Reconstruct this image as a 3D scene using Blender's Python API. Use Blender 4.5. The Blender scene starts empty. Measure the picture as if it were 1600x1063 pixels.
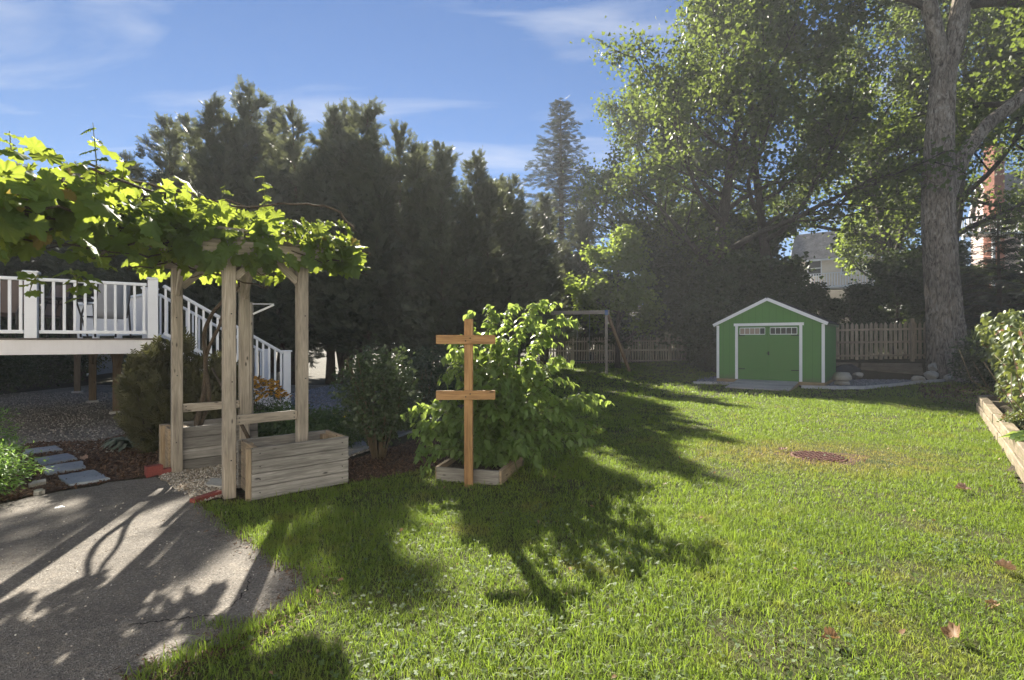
import bpy, bmesh, math, random
import numpy as np
from mathutils import Vector, Matrix

S = bpy.context.scene
COL = S.collection
rad = math.radians

# ------------------------------------------------------------------ camera, sky, sun, exposure
CAM_H = 1.5
cam_data = bpy.data.cameras.new('camera')
cam_data.lens = 18.0
cam_data.sensor_width = 36.0
cam_data.clip_start = 0.05
cam_data.clip_end = 2000.0
cam = bpy.data.objects.new('camera', cam_data)
COL.objects.link(cam)
cam.location = (0, 0, CAM_H)
cam.rotation_euler = (rad(90), 0, 0)
S.camera = cam

SUN_AZ, SUN_EL = rad(-15.5), rad(32.6)          # azimuth measured from +Y towards +X
sun_dir = Vector((math.sin(SUN_AZ) * math.cos(SUN_EL), math.cos(SUN_AZ) * math.cos(SUN_EL), math.sin(SUN_EL)))

S.view_settings.view_transform = 'Standard'
S.view_settings.look = 'None'
S.view_settings.gamma = 1.0
S.view_settings.use_curve_mapping = False
S.view_settings.exposure = 2.0
S.cycles.max_bounces = 5
S.cycles.diffuse_bounces = 4
S.cycles.use_adaptive_sampling = True
S.cycles.adaptive_threshold = 0.018
S.cycles.volume_bounces = 0
S.cycles.glossy_bounces = 2
S.cycles.transmission_bounces = 4
S.cycles.transparent_max_bounces = 6
S.cycles.caustics_reflective = False
S.cycles.caustics_refractive = False
S.cycles.sample_clamp_indirect = 6.0
S.cycles.use_denoising = True
try:
    S.cycles.denoiser = 'OPENIMAGEDENOISE'
    S.cycles.denoising_input_passes = 'RGB_ALBEDO_NORMAL'
except Exception:
    pass

world = bpy.data.worlds.new('World')
S.world = world
world.use_nodes = True
wn, wl = world.node_tree.nodes, world.node_tree.links
wn.clear()
w_out = wn.new('ShaderNodeOutputWorld')
w_bg = wn.new('ShaderNodeBackground')
w_sky = wn.new('ShaderNodeTexSky')
w_sky.sky_type = 'NISHITA'
w_sky.sun_disc = False
w_sky.sun_elevation = SUN_EL
w_sky.sun_rotation = SUN_AZ
w_sky.air_density = 1.0
w_sky.dust_density = 0.0
w_sky.ozone_density = 4.0
w_bg.inputs['Strength'].default_value = 0.052
# thin cirrus: stretched noise on a plane far overhead, found from the view direction
w_tc = wn.new('ShaderNodeTexCoord')
w_sep = wn.new('ShaderNodeSeparateXYZ')
wl.new(w_tc.outputs['Generated'], w_sep.inputs[0])
w_add = wn.new('ShaderNodeMath'); w_add.operation = 'ADD'; w_add.inputs[1].default_value = 0.12
wl.new(w_sep.outputs['Z'], w_add.inputs[0])
w_max = wn.new('ShaderNodeMath'); w_max.operation = 'MAXIMUM'; w_max.inputs[1].default_value = 0.05
wl.new(w_add.outputs[0], w_max.inputs[0])
w_dx = wn.new('ShaderNodeMath'); w_dx.operation = 'DIVIDE'
wl.new(w_sep.outputs['X'], w_dx.inputs[0]); wl.new(w_max.outputs[0], w_dx.inputs[1])
w_dy = wn.new('ShaderNodeMath'); w_dy.operation = 'DIVIDE'
wl.new(w_sep.outputs['Y'], w_dy.inputs[0]); wl.new(w_max.outputs[0], w_dy.inputs[1])
w_cmb = wn.new('ShaderNodeCombineXYZ')
wl.new(w_dx.outputs[0], w_cmb.inputs[0]); wl.new(w_dy.outputs[0], w_cmb.inputs[1])
w_map = wn.new('ShaderNodeMapping')
w_map.inputs['Rotation'].default_value = (0, 0, rad(14))
w_map.inputs['Scale'].default_value = (0.55, 2.1, 1.0)
w_map.inputs['Location'].default_value = (0.3, 0.9, 0.0)
wl.new(w_cmb.outputs[0], w_map.inputs[0])
w_noi = wn.new('ShaderNodeTexNoise')
w_noi.inputs['Scale'].default_value = 1.9
w_noi.inputs['Detail'].default_value = 5.0
w_noi.inputs['Roughness'].default_value = 0.5
w_noi.inputs['Distortion'].default_value = 0.5
wl.new(w_map.outputs[0], w_noi.inputs['Vector'])
w_rmp = wn.new('ShaderNodeValToRGB')
w_rmp.color_ramp.elements[0].position = 0.52
w_rmp.color_ramp.elements[1].position = 0.80
w_rmp.color_ramp.elements[1].color = (0.62, 0.62, 0.62, 1)
wl.new(w_noi.outputs['Fac'], w_rmp.inputs[0])
w_mix = wn.new('ShaderNodeMix'); w_mix.data_type = 'RGBA'
w_tint = wn.new('ShaderNodeMix'); w_tint.data_type = 'RGBA'; w_tint.blend_type = 'MULTIPLY'
w_tint.inputs['Factor'].default_value = 1.0
wl.new(w_sky.outputs[0], w_tint.inputs[6]); w_tint.inputs[7].default_value = (0.275, 0.395, 0.51, 1)
wl.new(w_rmp.outputs[0], w_mix.inputs['Factor'])
wl.new(w_tint.outputs[2], w_mix.inputs[6])
w_mix.inputs[7].default_value = (4.0, 4.2, 4.6, 1)
wl.new(w_mix.outputs[2], w_bg.inputs['Color'])
wl.new(w_bg.outputs[0], w_out.inputs[0])

sun_data = bpy.data.lights.new('sun', 'SUN')
sun_data.energy = 5.0
sun_data.angle = rad(0.53)
sun_data.color = (1.0, 0.93, 0.80)
sun = bpy.data.objects.new('sun', sun_data)
COL.objects.link(sun)
sun.rotation_euler = (-sun_dir).to_track_quat('-Z', 'Y').to_euler()

# ------------------------------------------------------------------ placing helpers
CX, CY, FPX = 800.0, 531.5, 800.0

def AT(px, py, d):
    """Point at depth d along the photograph's pixel direction."""
    return Vector(((px - CX) / FPX * d, d, CAM_H - (py - CY) / FPX * d))

def G(px, py, z=0.0):
    d = (CAM_H - z) * FPX / (py - CY)
    return Vector(((px - CX) / FPX * d, d, z))

W = {}

def wm(o):
    return W.get(o.name, Matrix.Identity(4))

def place(o, parent, M):
    W[o.name] = M.copy()
    if parent is not None:
        o.parent = parent
        o.matrix_basis = wm(parent).inverted() @ M
    else:
        o.matrix_basis = M

def tag(o, label=None, cat=None, group=None, kind=None):
    if label: o['label'] = label
    if cat: o['category'] = cat
    if group: o['group'] = group
    if kind: o['kind'] = kind
    return o

def root(name, loc, label=None, cat=None, group=None, rz=0.0):
    o = bpy.data.objects.new(name, None)
    o.empty_display_size = 0.2
    COL.objects.link(o)
    place(o, None, Matrix.Translation(Vector(loc)) @ Matrix.Rotation(rz, 4, 'Z'))
    return tag(o, label, cat, group)

def np_mesh(name, V, F, smooth=False):
    V = np.asarray(V, dtype=np.float32); F = np.asarray(F, dtype=np.int32)
    me = bpy.data.meshes.new(name)
    me.vertices.add(len(V)); me.vertices.foreach_set('co', V.ravel())
    k = F.shape[1]
    me.loops.add(F.size); me.loops.foreach_set('vertex_index', F.ravel())
    me.polygons.add(len(F))
    me.polygons.foreach_set('loop_start', np.arange(0, F.size, k, dtype=np.int32))
    me.polygons.foreach_set('loop_total', np.full(len(F), k, dtype=np.int32))
    if smooth:
        me.polygons.foreach_set('use_smooth', np.ones(len(F), dtype=bool))
    me.update(calc_edges=True)
    me.validate()
    return me

def obj(name, me, mat, parent=None, M=None):
    if mat is not None and len(me.materials) == 0:
        me.materials.append(mat)
    o = bpy.data.objects.new(name, me)
    COL.objects.link(o)
    if M is None:
        M = wm(parent) if parent is not None else Matrix.Identity(4)
    place(o, parent, M)
    return o

def wobj(name, V, F, mat, parent=None, base=None, smooth=False):
    """Mesh whose V is in world space; its origin is the parent's or base."""
    V = np.asarray(V, dtype=np.float64)
    M = wm(parent) if parent is not None else Matrix.Translation(Vector(base) if base is not None else Vector((0, 0, 0)))
    Mi = np.array(M.inverted())
    V = V @ Mi[:3, :3].T + Mi[:3, 3]
    return obj(name, np_mesh(name, V, F, smooth), mat, parent, M)

def copy_tree(o, M=None, parent=None):
    c = o.copy(); COL.objects.link(c)
    if parent is None:
        c.parent = None
        W[c.name] = M.copy(); c.matrix_basis = M
    else:
        c.parent = parent
    for ch in list(o.children):
        copy_tree(ch, None, c)
    return c

class Acc:
    """Collects triangles."""
    def __init__(s): s.V = []; s.F = []; s.n = 0
    def add(s, V, F):
        V = np.asarray(V, dtype=np.float64); F = np.asarray(F, dtype=np.int64)
        if F.shape[1] == 4:
            F = np.concatenate([F[:, [0, 1, 2]], F[:, [0, 2, 3]]])
        s.V.append(V); s.F.append(F + s.n); s.n += len(V)
    def get(s):
        return np.concatenate(s.V), np.concatenate(s.F)
    def tube(s, P, R, sides=8, cap=True):
        s.add(*tube(P, R, sides, cap))
    def box(s, c, half, ax=None):
        c = np.asarray(c, float); hx, hy, hz = half
        A = np.eye(3) if ax is None else np.asarray(ax, float)
        q = np.array([[x, y, z] for x in (-hx, hx) for y in (-hy, hy) for z in (-hz, hz)]) @ A + c
        s.add(q, [[0, 1, 3, 2], [4, 6, 7, 5], [0, 4, 5, 1], [2, 3, 7, 6], [0, 2, 6, 4], [1, 5, 7, 3]])

def tube(P, R, sides=8, cap=True):
    P = np.asarray(P, float); n = len(P)
    R = np.full(n, R) if np.isscalar(R) else np.asarray(R, float)
    T = np.gradient(P, axis=0); T /= np.linalg.norm(T, axis=1)[:, None] + 1e-9
    ref = np.array([0.0, 0, 1]) if abs(T[0][2]) < 0.9 else np.array([1.0, 0, 0])
    V = []
    for i in range(n):
        a = np.cross(T[i], ref); a /= np.linalg.norm(a) + 1e-9
        b = np.cross(T[i], a); ref = -np.cross(T[i], a) if False else ref
        th = np.linspace(0, 2 * math.pi, sides, endpoint=False)
        V.append(P[i] + R[i] * (np.cos(th)[:, None] * a + np.sin(th)[:, None] * b))
    V = np.concatenate(V)
    F = []
    for i in range(n - 1):
        for k in range(sides):
            k2 = (k + 1) % sides
            F.append([i * sides + k, i * sides + k2, (i + 1) * sides + k2, (i + 1) * sides + k])
    F = np.array(F)
    F = np.concatenate([F[:, [0, 1, 2]], F[:, [0, 2, 3]]])
    if cap:
        V = np.concatenate([V, P[:1], P[-1:]]); m = n * sides
        e = []
        for k in range(sides):
            k2 = (k + 1) % sides
            e.append([m, k2, k]); e.append([m + 1, (n - 1) * sides + k, (n - 1) * sides + k2])
        F = np.concatenate([F, np.array(e)])
    return V, F

_BC = {}
def box_mesh(L, w, h, bev, key=''):
    k = (round(L, 3), round(w, 3), round(h, 3), round(bev, 4), key)
    if k in _BC: return _BC[k]
    bm = bmesh.new()
    bmesh.ops.create_cube(bm, size=1.0)
    bmesh.ops.scale(bm, vec=(L, w, h), verts=bm.verts)
    if bev > 0:
        bmesh.ops.bevel(bm, geom=list(bm.edges), offset=min(bev, .3 * min(L, w, h)), segments=1, affect='EDGES')
    me = bpy.data.meshes.new('board'); bm.to_mesh(me); bm.free()
    _BC[k] = me
    return me

def frame_from(a, b, up):
    x = (b - a).normalized(); up = Vector(up)
    y = up.cross(x)
    if y.length < 1e-4: y = Vector((0, 1, 0)).cross(x)
    y.normalize(); z = x.cross(y)
    c = (a + b) / 2
    return Matrix(((x.x, y.x, z.x, c.x), (x.y, y.y, z.y, c.y), (x.z, y.z, z.z, c.z), (0, 0, 0, 1)))

def board(name, mat, parent, a, b, w, h, up=(0, 0, 1), bev=0.004, label=None):
    """Beam from a to b (world), h measured along up, w across."""
    a, b = Vector(a), Vector(b)
    me = box_mesh((b - a).length, w, h, bev, mat.name)
    o = obj(name, me, mat, parent, frame_from(a, b, up))
    if label: o['label'] = label
    return o

def prism(name, mat, parent, pts, thick, nrm=(0, 0, 1), base=None):
    """Polygon pts (world) extruded by thick along nrm (mesh of its own)."""
    bm = bmesh.new(); n = Vector(nrm)
    lo = [bm.verts.new(Vector(p)) for p in pts]
    hi = [bm.verts.new(Vector(p) + n * thick) for p in pts]
    bm.faces.new(lo[::-1]); bm.faces.new(hi)
    for i in range(len(pts)):
        j = (i + 1) % len(pts)
        bm.faces.new((lo[i], lo[j], hi[j], hi[i]))
    bmesh.ops.recalc_face_normals(bm, faces=bm.faces)
    M = wm(parent) if parent is not None else Matrix.Translation(Vector(base) if base is not None else Vector(pts[0]))
    bm.transform(M.inverted())
    me = bpy.data.meshes.new(name); bm.to_mesh(me); bm.free()
    return obj(name, me, mat, parent, M)

def sheet(name, mat, pts, z, jit=0.0, step=0.12, seed=1, parent=None, thick=0.0):
    """Flat polygon with a ragged outline."""
    rng = random.Random(seed); P = []
    n = len(pts)
    for i in range(n):
        a, b = Vector(pts[i][:2]), Vector(pts[(i + 1) % n][:2])
        m = max(1, int((b - a).length / step))
        for k in range(m):
            p = a.lerp(b, k / m)
            P.append(p + Vector((rng.uniform(-jit, jit), rng.uniform(-jit, jit))))
    bm = bmesh.new()
    vs = [bm.verts.new((p.x, p.y, z)) for p in P]
    es = [bm.edges.new((vs[i], vs[(i + 1) % len(vs)])) for i in range(len(vs))]
    bmesh.ops.triangle_fill(bm, edges=es, use_beauty=True)
    bmesh.ops.recalc_face_normals(bm, faces=bm.faces)
    if bm.faces and sum(f.normal.z for f in bm.faces) < 0:
        bmesh.ops.reverse_faces(bm, faces=bm.faces)
    if thick > 0:
        r = bmesh.ops.extrude_edge_only(bm, edges=[e for e in bm.edges if e.is_boundary])
        for v in r['geom']:
            if isinstance(v, bmesh.types.BMVert): v.co.z -= thick
    me = bpy.data.meshes.new(name); bm.to_mesh(me); bm.free()
    return obj(name, me, mat, parent), [(p.x, p.y) for p in P]

def in_poly(X, Y, poly):
    poly = np.asarray([p[:2] for p in poly], float)
    r = np.zeros(len(X), bool); j = len(poly) - 1
    for i in range(len(poly)):
        xi, yi = poly[i]; xj, yj = poly[j]
        c = ((yi > Y) != (yj > Y)) & (X < (xj - xi) * (Y - yi) / (yj - yi + 1e-12) + xi)
        r ^= c; j = i
    return r

# ------------------------------------------------------------------ scattering
def norm(a):
    return a / (np.linalg.norm(a, axis=-1, keepdims=True) + 1e-9)

def basis(T, N):
    T = norm(T); X = norm(np.cross(T, N)); N2 = np.cross(X, T)
    return X, T, N2

def scatter(tm, P, T, N, Sz):
    TV, TF = tm
    X, T2, N2 = basis(T, N)
    Sz = np.asarray(Sz)
    if Sz.ndim == 1: Sz = np.stack([Sz, Sz, Sz], 1)
    V = (TV[None, :, 0:1] * (X * Sz[:, 0:1])[:, None] + TV[None, :, 1:2] * (T2 * Sz[:, 1:2])[:, None]
         + TV[None, :, 2:3] * (N2 * Sz[:, 2:3])[:, None] + P[:, None])
    n = len(TV)
    F = TF[None] + (np.arange(len(P)) * n)[:, None, None]
    return V.reshape(-1, 3), F.reshape(-1, 3)

def half_leaf(pts, mid, fold, droop):
    """Leaf from half outline pts [(x,y)..] base->tip with midrib at the same y; V fold and droop."""
    ys = [0.0] + [p[1] for p in pts] + [1.0]
    V = []; 
    rib = [(0, max(0.0, y) if i else 0.0) for i, y in enumerate(ys)]
    for x, y in rib: V.append((0, y, -droop * y * y))
    nR = len(V)
    for sgn in (-1, 1):
        for x, y in pts: V.append((sgn * x, y, -droop * y * y + fold * x))
    F = []
    m = len(pts)
    for s, off in ((0, nR), (1, nR + m)):
        def tri(a, b, c): F.append((a, b, c) if s else (a, c, b))
        tri(0, off, 1)
        for i in range(m - 1):
            tri(i + 1, off + i, off + i + 1); tri(i + 1, off + i + 1, i + 2)
        tri(m, off + m - 1, m + 1)
    return np.array(V, float), np.array(F, int)

OVATE = half_leaf([(.20, .14), (.30, .38), (.20, .72)], 0, .35, .22)
OVATE2 = half_leaf([(.24, .16), (.27, .45), (.13, .78)], 0, .15, .40)
LANCE = half_leaf([(.10, .3), (.09, .65)], 0, .3, .3)
DIAM = (np.array([(0, 0, 0), (.36, .45, .10), (0, 1, -.06), (-.36, .45, .10)], float), np.array([(0, 1, 2), (0, 2, 3)]))
MAPLE = (np.array([(0, 0, 0), (.55, .30, .12), (.30, .62, .02), (0, 1, -.1), (-.30, .62, .02), (-.55, .30, .12)], float),
         np.array([(0, 1, 2), (0, 2, 3), (0, 3, 4), (0, 4, 5)]))

def grape_leaf(seed):
    """Broad five-lobed toothed leaf: rib point, middle ring and toothed rim, cupped and rippled."""
    r = random.Random(seed); n = 40
    bend, fold, wv = r.uniform(.05, .38), r.uniform(.05, .32) * (1 if seed % 2 else -.8), r.uniform(.02, .06)
    lob = [(0.0, 1.0, .50), (1.02, .80, .46), (2.0, .66, .50), (-1.02, .80, .46), (-2.0, .66, .50)]
    lob = [(a, h * r.uniform(.92, 1.08), w) for a, h, w in lob]; tw = r.uniform(-.12, .12)
    def rad_(t):
        q = .50
        for a, h, w in lob:
            d = (t - a + math.pi) % (2 * math.pi) - math.pi
            q = max(q, h * math.exp(-(d / w) ** 2 * .55) * .74)
        gap = abs(abs(t) - math.pi)
        return q * (1 - .62 * math.exp(-(gap / .22) ** 2))
    V = [(0, .28, .02)]; F = []
    def z_(x, y, i, k): return -bend * y * y * .8 + fold * abs(x) + k * wv * math.sin(i * 1.7 + seed) + tw * x * y
    for i in range(n):
        t = -math.pi + 2 * math.pi * (i + .5) / n; q = rad_(t)
        for k in (.52,): 
            x, y = math.sin(t) * q * k, .28 + math.cos(t) * q * k; V.append((x, y, z_(x, y, i, .5)))
    for i in range(n):
        t = -math.pi + 2 * math.pi * (i + .5) / n; q = rad_(t) * (1.0 if i % 2 else .90) * r.uniform(.96, 1.04)
        x, y = math.sin(t) * q, .28 + math.cos(t) * q; V.append((x, y, z_(x, y, i, 1.4)))
    for i in range(n):
        j = (i + 1) % n
        F += [(0, j + 1, i + 1), (i + 1, j + 1, n + j + 1), (i + 1, n + j + 1, n + i + 1)]
    return np.array(V), np.array(F)

GRAPES = [grape_leaf(i) for i in range(6)]

def spray(seed, k=5, drop=.15):
    """Flat fan of scale foliage: an axis with side shoots."""
    r = random.Random(seed); V = []; F = []
    def sliver(a, b, w):
        a, b = np.array(a), np.array(b); d = b - a; n = np.array([-d[1], d[0], 0]); n = n / (np.linalg.norm(n) + 1e-9) * w
        i = len(V); V.extend([a, a + d * .45 + n, b, a + d * .45 - n]); F.extend([(i, i + 3, i + 2), (i, i + 2, i + 1)])
    z = lambda y: -drop * y * y
    sliver((0, 0, 0), (0, 1, z(1)), .05)
    for i in range(k):
        y = .12 + .72 * i / (k - 1)
        for s in (-1, 1):
            L = (.52 - .30 * i / k) * r.uniform(.75, 1.2)
            sliver((0, y, z(y)), (s * L * .72, y + L * .72, z(y) - .06 + r.uniform(-.08, .08)), .065)
    return np.array(V, float), np.array(F, int)

SPRAYS = [spray(i) for i in range(3)]

def pick_frames(rng, n, up=0.5, tipdown=0.3):
    N = rng.normal(size=(n, 3)); N = norm(N); N[:, 2] = np.abs(N[:, 2]) * 1.0 + up; N = norm(N)
    T = rng.normal(size=(n, 3)); T[:, 2] -= tipdown; T = norm(T)
    return T, N

# ------------------------------------------------------------------ materials
class NT:
    def __init__(s, name):
        s.m = bpy.data.materials.new(name); s.m.use_nodes = True
        s.t = s.m.node_tree; s.t.nodes.clear()
        s.out = s.t.nodes.new('ShaderNodeOutputMaterial')
    def n(s, typ, props=None, **inp):
        nd = s.t.nodes.new('ShaderNode' + typ)
        for k, v in (props or {}).items(): setattr(nd, k, v)
        for k, v in inp.items():
            key = int(k[1:]) if k[0] == '_' and k[1:].isdigit() else k.replace('_', ' ')
            sock = nd.inputs[key]
            if isinstance(v, bpy.types.NodeSocket): s.t.links.new(v, sock)
            else: sock.default_value = v
        return nd
    def math(s, op, a, b=0.0, c=None, clamp=False):
        kw = {'_0': a, '_1': b}
        if c is not None: kw['_2'] = c
        return s.n('Math', {'operation': op, 'use_clamp': clamp}, **kw).outputs[0]
    def mix(s, f, a, b, mode='MIX'):
        nd = s.n('Mix', {'data_type': 'RGBA', 'blend_type': mode})
        for i, v in ((0, f), (6, a), (7, b)):
            if isinstance(v, bpy.types.NodeSocket): s.t.links.new(v, nd.inputs[i])
            else: nd.inputs[i].default_value = (*v, 1) if isinstance(v, tuple) and len(v) == 3 else v
        return nd.outputs[2]
    def ramp(s, f, stops, interp='LINEAR'):
        nd = s.n('ValToRGB'); cr = nd.color_ramp; cr.interpolation = interp
        while len(cr.elements) < len(stops): cr.elements.new(0.5)
        for e, (p, c) in zip(cr.elements, stops):
            e.position = p; e.color = (*c, 1) if isinstance(c, tuple) else (c, c, c, 1)
        s.t.links.new(f, nd.inputs[0])
        return nd.outputs[0]
    def coords(s, scale=(1, 1, 1), rnd=0.0, kind='Object'):
        v = s.n('TexCoord').outputs[kind]
        if rnd:
            r = s.n('ObjectInfo').outputs['Random']
            k = s.math('MULTIPLY', r, rnd)
            v = s.n('VectorMath', {'operation': 'ADD'}, _0=v, _1=s.n('CombineXYZ', X=k, Y=k, Z=k).outputs[0]).outputs[0]
        mp = s.n('Mapping', Vector=v); mp.inputs['Scale'].default_value = scale
        return mp.outputs[0]
    def noise(s, v, scale, detail=4.0, rough=.55, dist=0.0):
        return s.n('TexNoise', Vector=v, Scale=scale, Detail=detail, Roughness=rough, Distortion=dist).outputs['Fac']
    def bump(s, h, st=.4, dist=.01, nrm=None):
        kw = dict(Height=h, Strength=st, Distance=dist)
        if nrm is not None: kw['Normal'] = nrm
        return s.n('Bump', **kw).outputs[0]
    def bsdf(s, col, rough=.7, nrm=None, spec=.3, metal=0.0):
        kw = {'Base_Color': col if isinstance(col, bpy.types.NodeSocket) else (*col, 1), 'Roughness': rough, 'Metallic': metal}
        nd = s.n('BsdfPrincipled', **kw)
        nd.inputs['Specular IOR Level'].default_value = spec
        if nrm is not None: s.t.links.new(nrm, nd.inputs['Normal'])
        return nd.outputs[0]
    def done(s, sh):
        s.t.links.new(sh, s.out.inputs['Surface']); return s.m

def wood(name, c1, c2, c3=None, var=.25, knots=True, bump=.35, grain=1.0, moss=None):
    t = NT(name)
    v = t.coords((1.3 * grain, 22 * grain, 22 * grain), 31.0)
    g = t.noise(v, 2.2, 7, .62, .9)
    fine = t.noise(t.coords((5, 90, 90), 17.0), 2.0, 3, .6)
    col = t.ramp(g, [(.28, c1), (.55, c2), (.78, c3 or c2)])
    col = t.mix(t.ramp(fine, [(.3, .75), (.75, 1.1)]), (0, 0, 0), col) if False else t.mix(1.0, col, t.ramp(fine, [(.25, .72), (.7, 1.0)]), 'MULTIPLY')
    st = t.noise(t.coords((1.1, 4, 4), 53.0), 1.6, 3)
    col = t.mix(1.0, col, t.ramp(st, [(.3, .68), (.65, 1.0)]), 'MULTIPLY')
    h = g
    if knots:
        kv = t.n('TexVoronoi', {'feature': 'F1'}, Vector=t.coords((3.2, 9, 9), 71.0), Scale=1.0).outputs['Distance']
        kf = t.ramp(kv, [(.05, 1.0), (.11, 0.0)])
        col = t.mix(kf, col, tuple(x * .28 for x in c1))
    r = t.n('ObjectInfo').outputs['Random']
    k = t.math('MULTIPLY_ADD', r, var, 1 - var * .5)
    col = t.mix(1.0, col, t.n('CombineXYZ', X=k, Y=k, Z=k).outputs[0], 'MULTIPLY')
    if moss:
        mn = t.noise(t.coords((1, 1, 1), 0, 'Object'), 9, 4)
        col = t.mix(t.ramp(mn, [(.52, 0.0), (.68, .8)]), col, moss)
    nr = t.bump(h, bump, .006)
    nr = t.bump(fine, bump * .6, .002, nr)
    return t.done(t.bsdf(col, .78, nr, .25))

def paint(name, c, rough=.45, dirt=.12, bump=.05, grime=(.25, .22, .16), scale=2.5):
    t = NT(name)
    v = t.coords((1, 1, 1), 13.0)
    n1 = t.noise(v, scale, 5, .6)
    n2 = t.noise(t.coords((9, 9, 1.2), 5.0), 3.0, 3)
    col = t.mix(t.ramp(n1, [(.48, 0.0), (.8, dirt)]), c, grime)
    col = t.mix(t.ramp(n2, [(.5, 0.0), (.85, dirt * .6)]), col, grime)
    return t.done(t.bsdf(col, rough, t.bump(n1, bump, .004), .4))

def leafmat(name, dark, light, trans, tf=.45, rough=.5, spec=.35, dead=None, deadf=.93, wide=None):
    t = NT(name)
    isl = t.n('NewGeometry').outputs['Random Per Island']
    ob = t.n('ObjectInfo').outputs['Random']
    r = t.math('FRACT', t.math('ADD', isl, ob))
    big = t.noise(t.coords((1, 1, 1)), wide or 1.2, 2)
    f = t.math('MULTIPLY_ADD', big, .5, t.math('MULTIPLY', r, .55))
    col = t.ramp(f, [(.15, dark), (.85, light)])
    tcol = t.mix(t.math('MULTIPLY', r, .5), trans, tuple(x * .6 for x in trans))
    if dead:
        r2 = t.math('FRACT', t.math('MULTIPLY', r, 7.31))
        df = t.math('GREATER_THAN', r2, deadf)
        col = t.mix(df, col, dead); tcol = t.mix(df, tcol, tuple(min(1, x * 1.3) for x in dead))
    k = t.math('MULTIPLY_ADD', t.math('FRACT', t.math('MULTIPLY', ob, 5.7)), .34, .83)
    kv = t.n('CombineXYZ', X=k, Y=k, Z=k).outputs[0]
    col = t.mix(1.0, col, kv, 'MULTIPLY')
    a = t.bsdf(col, rough, None, spec)
    b = t.n('BsdfTranslucent', Color=tcol).outputs[0]
    return t.done(t.n('MixShader', Fac=tf, _1=a, _2=b).outputs[0])

def m_lawn_base():
    t = NT('lawn_soil')
    v = t.coords()
    n = t.noise(v, 3, 5); f = t.noise(v, 60, 4, .7)
    col = t.mix(t.ramp(n, [(.35, 0.0), (.7, 1.0)]), (.05, .068, .022), (.085, .078, .038))
    col = t.mix(t.ramp(f, [(.45, 0.0), (.75, .6)]), col, (.06, .045, .025))
    return t.done(t.bsdf(col, .95, t.bump(f, .8, .02), .1))

def grass_mat(name, dark, light, trans):
    t = NT(name)
    r = t.n('NewGeometry').outputs['Random Per Island']
    v = t.coords()
    big = t.noise(v, .9, 3, .55); mid = t.noise(v, 4.5, 2)
    f = t.math('ADD', t.math('MULTIPLY', r, .35), t.math('ADD', t.math('MULTIPLY', big, .75), t.math('MULTIPLY_ADD', mid, .45, -.18)))
    col = t.ramp(f, [(.30, dark), (.66, light), (.98, tuple(x * y for x, y in zip(light, (1.35, 1.2, .9))))])
    # dry turf round the drain grate and here and there
    pos = t.n('NewGeometry').outputs['Position']
    ds = t.n('VectorMath', {'operation': 'SUBTRACT'}, _0=pos, _1=(3.95, 6.6, 0)).outputs[0]
    ds = t.n('VectorMath', {'operation': 'MULTIPLY'}, _0=ds, _1=(.52, .85, 0)).outputs[0]
    ln = t.n('VectorMath', {'operation': 'LENGTH'}, _0=ds).outputs['Value']
    ln = t.math('ADD', ln, t.math('MULTIPLY', t.math('SUBTRACT', mid, .5), 1.4))
    near = t.ramp(ln, [(.3, 1.0), (1.3, 0.0)])
    dry = t.math('MAXIMUM', near, t.ramp(t.noise(v, 1.7, 3), [(.56, 0.0), (.74, .7)]))
    dryr = t.math('MULTIPLY', dry, t.ramp(r, [(.0, .55), (.8, 1.0)]))
    col = t.mix(dryr, col, (.30, .25, .06))
    r2 = t.math('FRACT', t.math('MULTIPLY', r, 13.7))
    col = t.mix(t.math('MULTIPLY', t.math('GREATER_THAN', r2, .955), .8), col, (.26, .21, .11))
    tc = t.mix(dryr, trans, (.40, .33, .09))
    a = t.bsdf(col, .5, None, .3)
    b = t.n('BsdfTranslucent', Color=tc).outputs[0]
    return t.done(t.n('MixShader', Fac=.40, _1=a, _2=b).outputs[0])

def asphalt_mat():
    t = NT('old_asphalt')
    v = t.coords()
    big = t.noise(v, 1.1, 4, .6); med = t.noise(v, 14, 4, .65); fin = t.noise(v, 170, 2, .7)
    vo = t.n('TexVoronoi', Vector=v, Scale=125.0).outputs
    agg = t.ramp(vo['Color'], [(.2, .0), (.9, 1.0)])
    col = t.mix(t.ramp(big, [(.3, 0.0), (.7, 1.0)]), (.118, .106, .093), (.19, .169, .145))
    col = t.mix(t.math('MULTIPLY', t.ramp(med, [(.45, 0.0), (.7, 1.0)]), .5), col, (.24, .205, .165))
    st = t.math('GREATER_THAN', t.n('SeparateXYZ', Vector=vo['Color']).outputs[0], .86)
    col = t.mix(t.math('MULTIPLY', st, .5), col, (.36, .33, .29))
    dk = t.math('LESS_THAN', t.n('SeparateXYZ', Vector=vo['Color']).outputs[1], .16)
    col = t.mix(t.math('MULTIPLY', dk, .6), col, (.05, .045, .04))
    col = t.mix(1.0, col, t.ramp(fin, [(.3, .78), (.7, 1.12)]), 'MULTIPLY')
    blo = t.noise(v, 2.3, 5, .65, .8)
    col = t.mix(t.ramp(blo, [(.50, 0.0), (.66, .5)]), col, (.085, .075, .066))
    blo2 = t.noise(v, 3.7, 4, .6, .5)
    col = t.mix(t.ramp(blo2, [(.58, 0.0), (.72, .45)]), col, (.25, .22, .185))
    nr = t.bump(vo['Distance'], .55, .006)
    nr = t.bump(med, .5, .02, nr)
    return t.done(t.bsdf(col, .9, nr, .25))

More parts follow.
